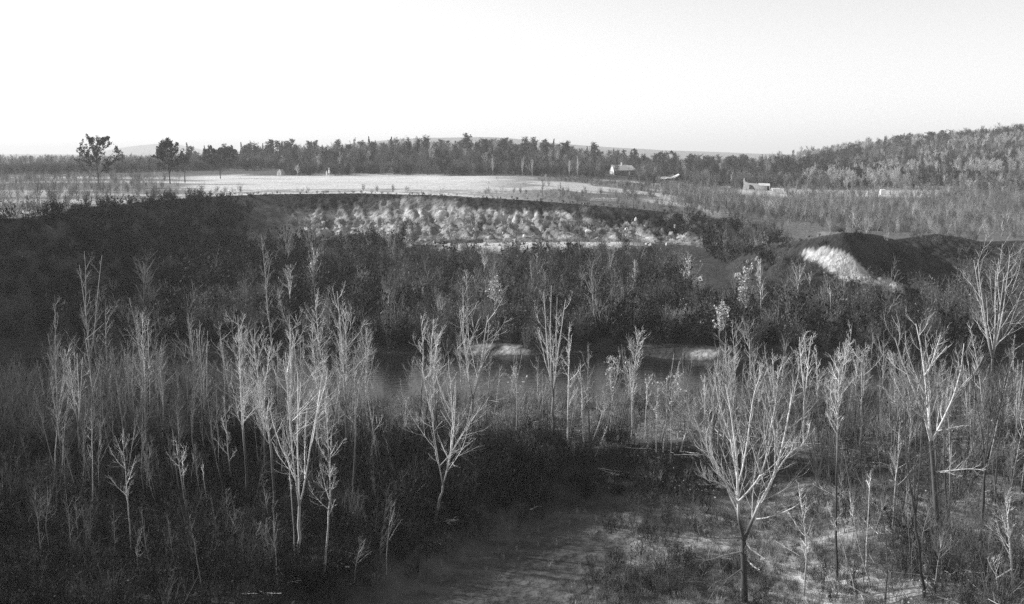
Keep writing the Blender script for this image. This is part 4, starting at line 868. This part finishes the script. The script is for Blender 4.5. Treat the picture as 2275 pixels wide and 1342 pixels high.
# larger trees filling the clumps: eight kinds, copied one by one
BIGK = [place_tree('bare_tree', (0, 0, -50), make_tree(500 + i, 10.0, lean=((i % 3 - 1) * .9, .3), spread=.11 + .02 * (i % 4), r0=.13, f0=.30 + .06 * (i % 4), fork=(1, 1, 2, 1, 3, 1, 2, 1)[i], nlimb=12 + 2 * (i % 3), d2=4, d3=2,
        tone=[(.1, .5, .5), (.35, .55, .5), (.08, .28, .3), (.12, .45, .4)][i % 4], twig=.015), 'bare tree', 'fill trees', 'tree') for i in range(8)]
fills = []
def fill_zone(n, px0, px1, py0, py1, h0, h1, where):
    k = 0; tries = 0
    while k < n and tries < n * 10:
        tries += 1; px = rs.uniform(px0, px1); py = py0 + (py1 - py0) * rs.random() ** 1.4; q = ground(px, py)
        if q[2] < .3: continue
        fills.append((q, rs.uniform(h0, h1), where)); k += 1
fill_zone(11, 80, 480, 945, 1060, 6.5, 10.5, 'in the left thicket')
fill_zone(26, 490, 860, 945, 1120, 6.5, 10.0, 'within the central clump')
fill_zone(9, 880, 1130, 942, 975, 5.5, 8.5, 'near the V shaped pair')
fill_zone(9, 1180, 1540, 945, 990, 5.0, 8.0, 'along the birch row')
fill_zone(22, 1560, 2000, 945, 1040, 5.5, 9.0, 'behind the maple')
fill_zone(20, 1960, 2270, 950, 1180, 5.5, 9.5, 'around the ash')
KIND = ['pale', 'whitish', 'dark', 'grey']
for i, (q, hh, where) in enumerate(fills):
    v = i % 8; form = ('single stemmed', 'single stemmed', 'forked', 'single stemmed', 'three forked', 'single stemmed', 'forked', 'single stemmed')[v]; col = KIND[v % 4]
    rank = sum(1 for j, (q2, h2, w2) in enumerate(fills) if w2 == where and KIND[j % 8 % 4] == col and ('single stemmed', 'single stemmed', 'forked', 'single stemmed', 'three forked', 'single stemmed', 'forked', 'single stemmed')[j % 8] == form and q2[0] / q2[1] < q[0] / q[1])
    lab = f'{col} {form} bare tree {where}, {ORD[rank]} such from the left'; grp = 'bare trees ' + where; sc = hh / 10
    if i < 8: BIGK[i].location = q - (0, 0, .1); BIGK[i].scale = (sc,) * 3; BIGK[i]['label'] = lab; BIGK[i]['group'] = grp
    else: copy_tree(BIGK[v], tuple(q - (0, 0, .1)), rs.uniform(0, 6.28), (sc * rs.uniform(.85, 1.15),) * 2 + (sc,), lab, grp).rotation_euler = (rs.normal() * .06, rs.normal() * .07, rs.uniform(0, 6.28))

# far side of the field: single trees that stand out against the sky or the wood
def far_single(name, kind, seed, bx, by, tx, ty, hw, label, m='needle', depth=None, group='trees beyond the field'):
    b = ground(bx, by) if depth is None else at_y(bx, by, depth)
    if depth is not None: b[2] = terrain(np.array([b[0]]), np.array([b[1]]))[0]
    top = at_y(tx, ty, b[1]); H = max(2.0, top[2] - b[2]); me = far_tree_mesh(seed, kind, m)
    o = bpy.data.objects.new(name, me); COL.objects.link(o); o.location = b - (0, 0, .1)
    wd = {'conifer': 3.2, 'pine': 6.0, 'bare': 6.5, 'round': 7.0}[kind]
    sx = 2 * hw * b[1] / FPX / wd; o.scale = (sx, sx, H / 10.0); o.rotation_euler = (0, 0, seed * 1.7)
    return tag(o, label, 'tree', group)
def pine_single(seed, bx, by, tx, ty, hw, label, depth, crown_lo=.22, nf=3600):
    b = at_y(bx, by, depth); b[2] = terrain(np.array([b[0]]), np.array([b[1]]))[0]; top = at_y(tx, ty, depth); H = top[2] - b[2]; W = hw * depth / FPX * 1.35
    rng = np.random.default_rng(seed); e = empty('pine_tree', tuple(b - (0, 0, .1)), label, 'tree', 'pines left of the field')
    g = Geo(); t = np.linspace(0, 1, 7); P = np.stack([.25 * np.sin(4 * t + seed), 0 * t, H * .9 * t], -1)[None]; g.tubes(P, (.24 * (1 - .8 * t))[None], 6); obj('trunk', g.mesh('trunk', True), M['darkbark'], e)
    g = Geo(); nb = 26; hh = np.linspace(crown_lo, .92, nb); a = rng.random(nb) * 6.283; S = np.stack([0 * a, 0 * a, H * hh], 1); D = np.stack([np.cos(a), np.sin(a), np.full(nb, .45)], 1)
    ln = W * (1.15 - .75 * ((hh - crown_lo) / (1 - crown_lo)) ** 1.5) * (.6 + .5 * rng.random(nb)); Pb, Rb = grow(rng, S, D, ln, np.full(nb, .09), np.full(nb, .03), 6, .8, .12)
    g.tubes(Pb, Rb, 3); S, D, l2, rr = sprout(rng, Pb, Rb, 4, .3, 1, .7, .35, .7); P2, R2 = grow(rng, S, D, l2, rr, rr * .6, 4, .6, .1); g.tubes(P2, R2, 3)
    cr = obj('crown', g.mesh('crown'), M['darkbark'], e); g = Geo(); q = np.vstack([P2[:, 1:].reshape(-1, 3), Pb[:, 4:].reshape(-1, 3)]); c = q[rng.integers(0, len(q), nf)]
    k_ = depth / 360; g.quads(c + rng.normal(size=(nf, 3)) * (.3 * k_, .3 * k_, .2 * k_), (.22 + .14 * rng.random(nf)) * k_ ** 1.6, rng); o = obj('needles', g.mesh('needles'), M['needle'], cr)
pine_single(1, 217, 402, 215, 310, 42, 'spreading pine standing alone left of the field, tallest on the left skyline', 330)
pine_single(2, 376, 395, 371, 316, 30, 'pine with ragged rounded top standing before the pale distant mountain', 380)
pine_single(3, 490, 396, 488, 341, 36, 'low wide pine at the near left corner of the field', 480)
pine_single(4, 412, 396, 414, 342, 12, 'thin broken topped pine beside the ragged pine', 400, .55, 350)
FSN = 'trees beyond the field'
far_single('bare_tree', 'bare', 61, 642, 394, 640, 340, 22, 'bare rounded tree at the field end near the small white peaked shape', 'darkbark', 545)
far_single('bare_tree', 'bare', 62, 684, 394, 682, 320, 28, 'tall spreading bare tree with dark forked stems at the far edge of the field', 'darkbark', 548)
far_single('bare_tree', 'bare', 63, 660, 396, 655, 322, 26, 'bare tree with arching crown left of the forked dark stems', 'darkbark', 556)
far_single('spruce_tree', 'conifer', 64, 745, 393, 745, 338, 12, 'dark pointed spruce at the far edge of the field', 'needle', 545)
far_single('pine_tree', 'pine', 65, 722, 393, 722, 324, 14, 'dark tall topped pine just left of the pointed spruce', 'needle', 556)
far_single('leafy_tree', 'round', 66, 661, 393, 661, 363, 10, 'small pale leafy tree with a one sided round crown on the far field edge', 'leaf', 540)
for i, (tx, ty, k) in enumerate([(948, 300, 'pine'), (871, 303, 'conifer'), (1062, 312, 'pine'), (1082, 318, 'conifer'), (1113, 322, 'conifer'), (1145, 330, 'conifer'), (1012, 312, 'conifer'), (905, 316, 'pine'), (828, 318, 'pine'), (776, 320, 'pine'),
                                 (1168, 328, 'conifer'), (1230, 345, 'pine'), (1320, 340, 'pine'), (1370, 346, 'conifer'), (1472, 353, 'conifer'), (1510, 355, 'conifer'), (1590, 365, 'pine'), (1688, 356, 'pine'), (990, 335, 'roundd'), (1420, 352, 'conifer')]):
    d = 620 if ty < 335 else 590
    b = at_y(tx, 400, d)
    lab = {0: 'lone pine poking highest above the middle wood', 1: 'tiny spire of a spruce above the left part of the wood', 2: 'blunt dark pine beside a pair of spires', 3: 'left spire of the dark spruce pair on the wood skyline', 4: 'broad dark spruce right of the spruce pair', 5: 'small spruce tip where the wood skyline starts to fall',
           6: 'narrow spruce between the lone pine and the blunt pine', 7: 'dark pine left of the lone high pine', 8: 'flat topped pine over the left part of the wood', 9: 'round topped pine at the left end of the wood', 10: 'spruce right of the small tip on the falling skyline',
           11: 'rounded pine over the birches of the wood', 12: 'dark rounded pine left of the farmhouse', 13: 'spruce directly behind the farmhouse chimney', 14: 'small spruce over the low sagging shed', 15: 'small spruce right of the sagging shed', 16: 'dark blob shaped pine above the small cabin', 17: 'round dark pine above the roofless stone house',
           18: 'big dark evergreen mass low in the middle wood', 19: 'dark cone shaped evergreen right of the farmhouse'}[i]
    kk = 'round' if k == 'roundd' else k
    far_single({'pine': 'pine_tree', 'conifer': 'spruce_tree', 'round': 'evergreen_tree'}[kk], kk, 400 + i, tx, 400, tx, ty, {'pine': 13, 'conifer': 8, 'round': 40}[kk], lab, 'needle' if kk != 'round' else 'brush_dark', d - (30 if kk == 'round' else 0))
for i, (tx, ty) in enumerate([(1095, 342), (1165, 345), (1265, 350), (1275, 345), (1180, 350), (1625, 380), (1637, 392)]):
    lab = ['pale birch in the dark wood behind the rough field', 'slanting pale birch in front of the middle wood', 'white trunked birch near the end of the field', 'thin white snag beside the white trunked birch', 'short pale birch near the slanting one', 'pale tree above the cabin', 'small pale leaning tree right of the cabin'][i]
    far_single('birch_tree', 'bare', 430 + i, tx + (0, -5, 0, 8, 3, 0, 8)[i], 400, tx, ty, 9, lab, 'leaf', 545)
# trees that overhang the far skyline of the right hill
for i, (bx, ty) in enumerate([(1965, 302), (2000, 298), (2065, 292), (2095, 288), (2160, 287), (2205, 284), (2232, 280), (1898, 318), (2262, 274), (2130, 290)]):
    far_single('pine_tree', ['conifer', 'pine', 'pine', 'pine', 'round'][i % 5], 450 + i, bx, 320, bx, ty, [5, 16, 18, 16, 20][i % 5],
               ['thin spire like spruce on the hill skyline', 'dark rounded pine right of the thin spire on the hill', 'pair side pine at the middle of the hill skyline', 'big dark crown topping the middle of the hill', 'wide dark crown on the upper hill skyline', 'small spire between the wide crowns on the hill',
                'dark pine near the top of the hill', 'low dark tree where the hill skyline steepens', 'dark tree at the highest visible end of the hill', 'pine left of the wide dark crown on the hill'][i], 'needle', 840, 'trees on the right hill skyline')
# saplings on the plateau edge in front of the rough field
for i, (bx, by, ty) in enumerate([(1392, 460, 418), (1408, 462, 405), (1455, 468, 440), (1470, 470, 428), (1520, 474, 420), (1548, 476, 412), (1575, 478, 424), (1245, 440, 412), (1300, 448, 415), (1205, 436, 400)]):
    lab = ['thin sapling on the crest, left of a taller one', 'taller sapling on the crest below the farmhouse', 'short sapling on the crest right of the taller one', 'twin short sapling on the crest', 'sapling on the crest below the sagging shed', 'bushy sapling on the crest left of the cabin', 'sapling on the falling crest below the cabin',
           'low sapling in the rough field above the bluff', 'feathery sapling at the edge of the rough field', 'small sapling in the field above the middle of the bluff'][i]
    px_tree(470 + i, bx, by, bx, ty, 10, 2.4, lab, 'saplings along the crest', tone=(.12, .2, .22), f0=.3, nlimb=10, d2=4, d3=1, twig=.03)

# ---------------------------------------------------------------- farm buildings across the plateau
def gz(x, y): return float(terrain(np.array([x]), np.array([y]))[0])
def poly_obj(name, V, F, m, parent):
    g = Geo()
    for f in F: g.add([V[i] for i in f], [list(range(len(f)))])
    return obj(name, g.mesh(name), m, parent)
def prism(g, pts, y0, y1):
    """outline in x-z pushed from y0 to y1"""
    n = len(pts); V = [(x, y0, z) for x, z in pts] + [(x, y1, z) for x, z in pts]; g.add(V, [[i, (i + 1) % n, n + (i + 1) % n, n + i] for i in range(n)])
    b = g.n - 2 * n; g.F.setdefault(n, []).append(np.array([[b + i for i in range(n)][::-1], [b + n + i for i in range(n)]]))
def boards(parent, m, x, y0, y1, z0, z1, axis='x'):
    pass
def slab(g, a, b, c, d, th):
    """roof plane from four corners, thickened downwards"""
    V = np.array([a, b, c, d], float); V = np.vstack([V, V - (0, 0, th)]); g.add(V, [[0, 1, 2, 3], [7, 6, 5, 4], [0, 4, 5, 1], [1, 5, 6, 2], [2, 6, 7, 3], [3, 7, 4, 0]])
def box_obj(name, c, h, m, parent, rz=0):
    g = Geo(); g.box(c, h, rz); return obj(name, g.mesh(name), m, parent)

def farmhouse():
    p = ground(1364, 389); z = p[2]; s = 560 / FPX
    e = empty('farmhouse', (p[0], p[1], z), 'white farmhouse with its bright gable end, pale roof and small chimney before the wood', 'house', rz=R(14)); e.scale = (1.06,) * 3
    W = 5.6; Ln = 7.6; hw = 2.7; hr = 5.1        # local: gable at x=0 facing -x, camera side at y=0
    g = Geo(); g.add([(0, 0, 0), (0, 0, hw), (0, W / 2, hr), (0, W, hw - .2), (0, W, 0)], [[0, 1, 2, 3, 4]]); g.add([(Ln, 0, 0), (Ln, 0, hw), (Ln, W / 2, hr), (Ln, W, hw), (Ln, W, 0)], [[4, 3, 2, 1, 0]])
    g.add([(0, W, 0), (Ln, W, 0), (Ln, W, hw), (0, W, hw)], [[0, 3, 2, 1]]); obj('gable_wall', g.mesh('gable_wall'), M['wallw'], e)
    g = Geo(); g.add([(0.01, 0, 0), (Ln, 0, 0), (Ln, 0, hw), (0.01, 0, hw)], [[0, 1, 2, 3]]); obj('front_wall', g.mesh('front_wall'), M['wood_dark_shade'], e)  # side away from the sun: its shade is put into the board colour
    g = Geo(); slab(g, (-.3, -.4, hw - .25), (Ln + .3, -.4, hw - .25), (Ln + .3, W / 2, hr + .12), (-.3, W / 2, hr + .12), .14); rf = obj('roof', g.mesh('roof'), M['roofl'], e)
    g = Geo(); slab(g, (-.3, W / 2, hr + .125), (Ln + .3, W / 2, hr + .125), (Ln + .3, W + .4, hw - .25), (-.3, W + .4, hw - .25), .14); obj('roof', g.mesh('roof'), M['roofl'], e)
    g = Geo(); g.box((5.0, W / 2 - .3, hr + .5), (.28, .28, .8)); g.box((5.0, W / 2 - .3, hr + 1.32), (.34, .34, .06)); obj('chimney', g.mesh('chimney'), M['wallw'], rf)
    # lean-to on the far side of the gable and the ell with its own roof
    g = Geo(); prism(g, [(0, 0), (0, 2.4), (2.0, 2.4), (2.0, 0)], W, W + 1.9); l = obj('lean_to', g.mesh('lean_to'), M['wallw'], e)
    g = Geo(); slab(g, (Ln + .5, 1.0, hw - .2), (Ln + 5.2, 1.0, hw - .2), (Ln + 3.6, 4.4, hr - .1), (Ln - .4, 4.4, hr - .1), .14); el = obj('ell_roof', g.mesh('ell_roof'), M['roofl'], e)
    g = Geo(); g.box((Ln + 2.7, 2.9, 1.2), (2.2, 1.7, 1.2)); obj('ell_wall', g.mesh('ell_wall'), M['wood_dark_shade'], e)  # ell carries the front wall's painted shade
    for x in (1.6, 3.6, 6.3): 
        fr = box_obj('window', (x, -.03, 1.5), (.36, .03, .5), M['wallw'], e); box_obj('pane', (x, -.07, 1.5), (.28, .012, .42), M['dark'], fr)
    d = box_obj('door', (4.9, -.04, .98), (.42, .04, .98), M['dark'], e); box_obj('door', (Ln + 1.2, 1.15, .9), (.5, .04, .85), M['roofl'], e)
farmhouse()
def sagging_shed():
    p = ground(1462, 400); z = p[2]; e = empty('shed', (p[0], p[1], z), 'low collapsed shed with a long sagging pale roof right of the farmhouse', 'shed', rz=R(6)); e.scale = (1.15,) * 3
    xs = np.linspace(0, 10.2, 13); top = np.interp(xs, [0, 3.5, 6.5, 8.5, 10.2], [1.7, 1.6, 1.45, 2.0, 2.9]); lo = top - np.interp(xs, [0, 3.5, 4.2, 10.2], [1.2, 1.2, .75, .6])
    for i in range(12):
        g = Geo(); slab(g, (xs[i], 0, lo[i]), (xs[i + 1] - .04, 0, lo[i + 1]), (xs[i + 1] - .04, 2.6, top[i + 1]), (xs[i], 2.6, top[i]), .08); obj('roof_panel', g.mesh('roof_panel'), M['roofl'], e)
    g = Geo(); g.box((5.2, 2.7, .8), (4.9, .06, .8)); obj('back_wall', g.mesh('back_wall'), M['wood_dark_shade'], e)
    for x in (4.4, 6.4, 8.4, 9.9): box_obj('post', (x, .3, .5), (.08, .08, .5), M['wood_dark_shade'], e)
    box_obj('end_wall', (-.05, 1.3, .6), (.05, 1.2, .6), M['wallw'], e)
    g = Geo(); slab(g, (5.0, 2.7, 1.5), (8.6, 2.7, 2.0), (8.3, 4.4, 2.7), (5.4, 4.4, 1.7), .1); obj('rear_roof', g.mesh('rear_roof'), M['wood_dark_shade'], e)
sagging_shed()
def cabin():
    p = ground(1593, 413); z = p[2]; e = empty('cabin', (p[0], p[1], z), 'tiny cabin with a white left wall and dark right side beside bushes', 'cabin', rz=R(35)); e.scale = (1.25,) * 3
    g = Geo(); g.add([(0, 0, 0), (0, 0, 1.7), (0, 1.3, 2.6), (0, 2.6, 1.7), (0, 2.6, 0)], [[0, 1, 2, 3, 4]]); obj('gable_wall', g.mesh('gable_wall'), M['wallw'], e)
    g = Geo(); g.box((1.4, 1.3, .85), (1.38, 1.29, .85)); obj('side_wall', g.mesh('side_wall'), M['wood_dark_shade'], e)  # cabin's shaded side, the shade given as darker board
    for a, b in ((-.2, 1.3), (1.3, 2.8)):
        g = Geo(); za, zb = (1.62, 2.72) if a < 0 else (2.72, 1.62); slab(g, (-.15, a, za), (2.95, a, za), (2.95, b, zb), (-.15, b, zb), .1); obj('roof', g.mesh('roof'), M['wood_dark_shade'], e)
    box_obj('door', (1.4, -.02, .7), (.35, .03, .7), M['dark'], e)
cabin()
def ruin():
    p = ground(1652, 423); z = p[2]; e = empty('stone_house', (p[0], p[1], z), 'pale roofless stone house with a pointed corner and a broken gap in its wall', 'house', rz=R(-8)); e.scale = (1.15,) * 3
    g = Geo(); prism(g, [(0, 0), (0, 2.9), (-.15, 3.9), (.15, 4.6), (.6, 3.3), (1.6, 2.9), (2.1, 2.8), (2.1, 1.1), (1.9, 0)], 0, .5); obj('wall', g.mesh('wall'), M['wallw'], e)
    g = Geo(); prism(g, [(4.6, 0), (3.6, 1.7), (2.7, 2.1), (2.1, 2.15), (2.1, 2.8), (5.5, 2.5), (8.3, 2.3), (8.3, 0)], 0, .5); obj('wall', g.mesh('wall'), M['wallw'], e)
    g = Geo(); slab(g, (5.6, -.9, 1.95), (9.9, -.9, 1.75), (9.9, .9, 2.6), (5.6, .9, 2.75), .14); obj('porch_roof', g.mesh('porch_roof'), M['roofl'], e)
    box_obj('end_wall', (9.2, 1.6, .9), (.8, 1.6, .9), M['dark'], e)  # right end turned from the sun, shade painted as near-black
    box_obj('back_wall', (4.3, 3.4, .95), (4.1, .25, .95), M['wood_dark_shade'], e)
    for x in (8.6, 9.7): box_obj('post', (x, -.7, .85), (.09, .09, .85), M['wallw'], e)
    for i, (x, h_) in enumerate([(2.3, .35), (2.9, .25), (3.5, .4), (4.0, .2)]): box_obj('stone', (x, -.25, h_ * .5), (.25, .2, h_ * .6), M['wallw'], e, rz=i)
ruin()
def block_house():
    p = ground(1716, 431); z = p[2]; e = empty('stone_hut', (p[0], p[1], z), 'small flat pale hut right of the roofless stone house', 'hut', rz=R(-10)); e.scale = (1.1,) * 3
    g = Geo(); prism(g, [(0, 0), (-.1, 1.9), (2.6, 1.95), (3.9, 1.1), (4.0, 0)], 0, 2.4); obj('wall', g.mesh('wall'), M['wallw'], e)
    g = Geo(); slab(g, (-.3, -.2, 1.95), (2.7, -.2, 2.02), (2.7, 2.6, 2.1), (-.3, 2.6, 2.03), .08); obj('roof', g.mesh('roof'), M['roofl'], e)
    box_obj('door', (1.0, -.03, .7), (.3, .03, .65), M['roofl'], e)
block_house()
def low_wall():
    p = ground(1312, 446); z = p[2]; e = empty('stone_wall', (p[0], p[1], z), 'low pale ruined foundation wall lying in the rough field', 'wall', rz=R(-4))
    r_ = np.random.default_rng(3)
    for k in range(2):
        x = 0
        while x < 6.6:
            w_ = r_.uniform(.35, .7); g = Geo(); hh = r_.uniform(.25, .4); V = np.array([(a, b, c) for a in (0, w_ * .95) for b in (0, .5) for c in (0, hh)], float) + r_.normal(size=(8, 3)) * .03 + (x, 0, .36 * k)
            g.add(V, [[0, 1, 3, 2], [4, 6, 7, 5], [0, 4, 5, 1], [2, 3, 7, 6], [0, 2, 6, 4], [1, 5, 7, 3]]); obj('stone', g.mesh('stone'), M['wallw'], e); x += w_
low_wall()
def far_barn(px, py, wpx, lab, d=520):
    p = ground(px, py + 10); z = p[2]; s = p[1] / FPX; h_ = 1.5; e = empty('barn', (p[0], p[1], z), lab, 'barn'); W = wpx * s
    box_obj('wall', (W / 2, 1.8, h_ / 2), (W / 2, 1.7, h_ / 2), M['wood_dark_shade'], e)
    g = Geo(); slab(g, (-.3, -.3, h_ + .0), (W + .3, -.3, h_), (W + .3, 1.8, h_ + .55), (-.3, 1.8, h_ + .55), .1); obj('roof', g.mesh('roof'), M['roofl'], e)
    g = Geo(); slab(g, (-.3, 1.805, h_ + .55), (W + .3, 1.805, h_ + .55), (W + .3, 3.9, h_), (-.3, 3.9, h_), .1); obj('roof', g.mesh('roof'), M['roofl'], e)
far_barn(1698, 394, 22, 'dark distant barn with a thin pale roof line behind the stone house')
far_barn(1664, 392, 24, 'low dark barn at the wood edge left of the pale roofed barn')
p = ground(1962, 433); e = empty('hut', (p[0], p[1], p[2]), 'tiny pale hut alone in the scrub at the foot of the hill', 'hut')
box_obj('wall', (0, .8, 1.4), (.9, .8, .6), M['wallw'], e); box_obj('wall', (0, .8, .4), (.88, .78, .4), M['wallw'], e); g = Geo(); slab(g, (-1.0, -.1, 2.02), (1.0, -.1, 1.95), (1.0, 1.8, 2.2), (-1.0, 1.8, 2.25), .08); obj('roof', g.mesh('roof'), M['roofl'], e)
# the small white shapes on the far field edge
def lathe(prof, seg=10):
    g = Geo(); a = np.arange(seg) * 2 * np.pi / seg; V = [(r * math.cos(t), r * math.sin(t), z) for r, z in prof for t in a]; F = [[k * seg + i, k * seg + (i + 1) % seg, (k + 1) * seg + (i + 1) % seg, (k + 1) * seg + i] for k in range(len(prof) - 1) for i in range(seg)]
    g.add(V, F); return g
p = at_y(620, 394, 535); z = gz(p[0], p[1]); e = empty('white_arch', (p[0], p[1], z), 'small white peaked arch with a dark slot at the far edge of the field', 'arch')
for sx, hh in ((-1, 2.9), (1, 3.3)):
    g = Geo(); prism(g, [(sx * .25, 0), (sx * .18, 1.7), (0, 2.4), (0.05 * sx, hh + .3), (sx * .5, hh - .3), (sx * 1.0, hh - 1.4), (sx * 1.05, .7), (sx * .8, 0)] if sx > 0 else [(sx * .25, 0), (sx * .8, 0), (sx * 1.05, .7), (sx * 1.0, hh - 1.4), (sx * .5, hh - .3), (0, hh - .3), (0, 2.4), (sx * .18, 1.7)], 0, .5); obj('side', g.mesh('side'), M['wallw'], e)
p = at_y(726, 395, 535); z = gz(p[0], p[1]); o = obj('white_post', lathe([(.05, 0), (.28, .5), (.36, 1.3), (.28, 2.1), (.1, 2.7), (0, 2.8)]).mesh('white_post', True), M['wallw'], None, (p[0], p[1], z)); tag(o, 'slim white spindle shaped post before the dark spruce', 'post')
p = at_y(731.5, 395, 537); z = gz(p[0], p[1]); o = obj('white_marker', lathe([(.12, 0), (.14, 1.3), (.46, 1.6), (.5, 2.1), (.3, 2.9), (.12, 3.4), (.2, 3.7), (.16, 4.1), (0, 4.2)]).mesh('white_marker', True), M['wallw'], None, (p[0], p[1], z)); tag(o, 'white flask shaped marker right of the slim spindle post', 'marker')
# pale boulders stuck in the right half of the bluff
def boulder(px, py, w, h, lab, seed):
    b = ground(px, py, 150); s = b[1] / FPX; import bmesh
    bm = bmesh.new(); bmesh.ops.create_icosphere(bm, subdivisions=2, radius=1); r_ = np.random.default_rng(seed)
    for v in bm.verts: v.co = Vector((v.co.x * w * s / 2, v.co.y * w * s / 2, v.co.z * h * s / 2)) * (.85 + .3 * r_.random())
    me = bpy.data.meshes.new('boulder'); bm.to_mesh(me); bm.free(); o = obj('boulder', me, M['rock'], None, tuple(b + (0, -.5, .1))); tag(o, lab, 'boulder', 'pale boulders on the bluff')
for i, q in enumerate([(1306, 516, 16, 8, 'flat white boulder under the dark overhang of the bluff'), (1391, 512, 10, 12, 'rounded white boulder left of the tall pale slab'), (1412, 493, 7, 20, 'tall narrow pale slab high on the right end of the bluff'),
                       (1165, 527, 9, 9, 'pale clod at the left end of the low clay wall under the bluff'), (1395, 545, 9, 6, 'small pale rock on the bright bench below the bluff'), (2033, 676, 6, 4, 'small bright rock at the foot of the dark gully')]): boulder(*q, 10 + i)
# driftwood
def log(px, py, w, r, rz, lab, seed):
    b = ground(px, py); s = b[1] / FPX; g = Geo(); L_ = w * s; r_ = np.random.default_rng(seed); t = np.linspace(-.5, .5, 7); P = np.stack([t * L_, .15 * np.sin(5 * t), r + .05 * np.cos(4 * t) + .1], -1)[None]
    g.tubes(P, (r * (1 - .5 * (t + .5)))[None], 7); S, D, ln, rr = sprout(r_, P, np.full((1, 7), r), 5, .1, .9, .8, .25, .5); P2, R2 = grow(r_, S, np.abs(D) * np.sign(D + (0, 0, 1)), ln, rr, rr * .4, 4, .2, .1); g.tubes(P2, R2, 4)
    o = obj('log', g.mesh('log', True), M['log'], None, tuple(b)); o.rotation_euler = (0, 0, rz); tag(o, lab, 'log')
log(1168, 958, 62, .13, .15, 'pale fallen log lying on the bank above the dark hollow', 1)
log(1240, 962, 50, .09, -.1, 'thinner grey fallen pole right of the pale log', 2)
log(1190, 1136, 34, .05, .5, 'short stick lying at the edge of the mud flat', 3)

# ---------------------------------------------------------------- haze
def haze():
    V = np.array([[x, y, z] for z in (-6, 165) for y in (-3600, 14500) for x in (-13500, 13500)], float)
    o = obj('haze', mesh_np('haze', V, np.array([[0, 2, 3, 1], [4, 5, 7, 6], [0, 1, 5, 4], [2, 6, 7, 3], [0, 4, 6, 2], [1, 3, 7, 5]])))
    m = bpy.data.materials.new('haze'); m.use_nodes = True; t = m.node_tree; t.nodes.clear()
    out = t.nodes.new('ShaderNodeOutputMaterial'); v = t.nodes.new('ShaderNodeVolumePrincipled')
    v.inputs['Color'].default_value = (.95, .95, .95, 1); v.inputs['Density'].default_value = 0.00018; v.inputs['Anisotropy'].default_value = .1
    t.links.new(v.outputs[0], out.inputs['Volume']); o.data.materials.append(m); tag(o, kind='stuff')
haze()
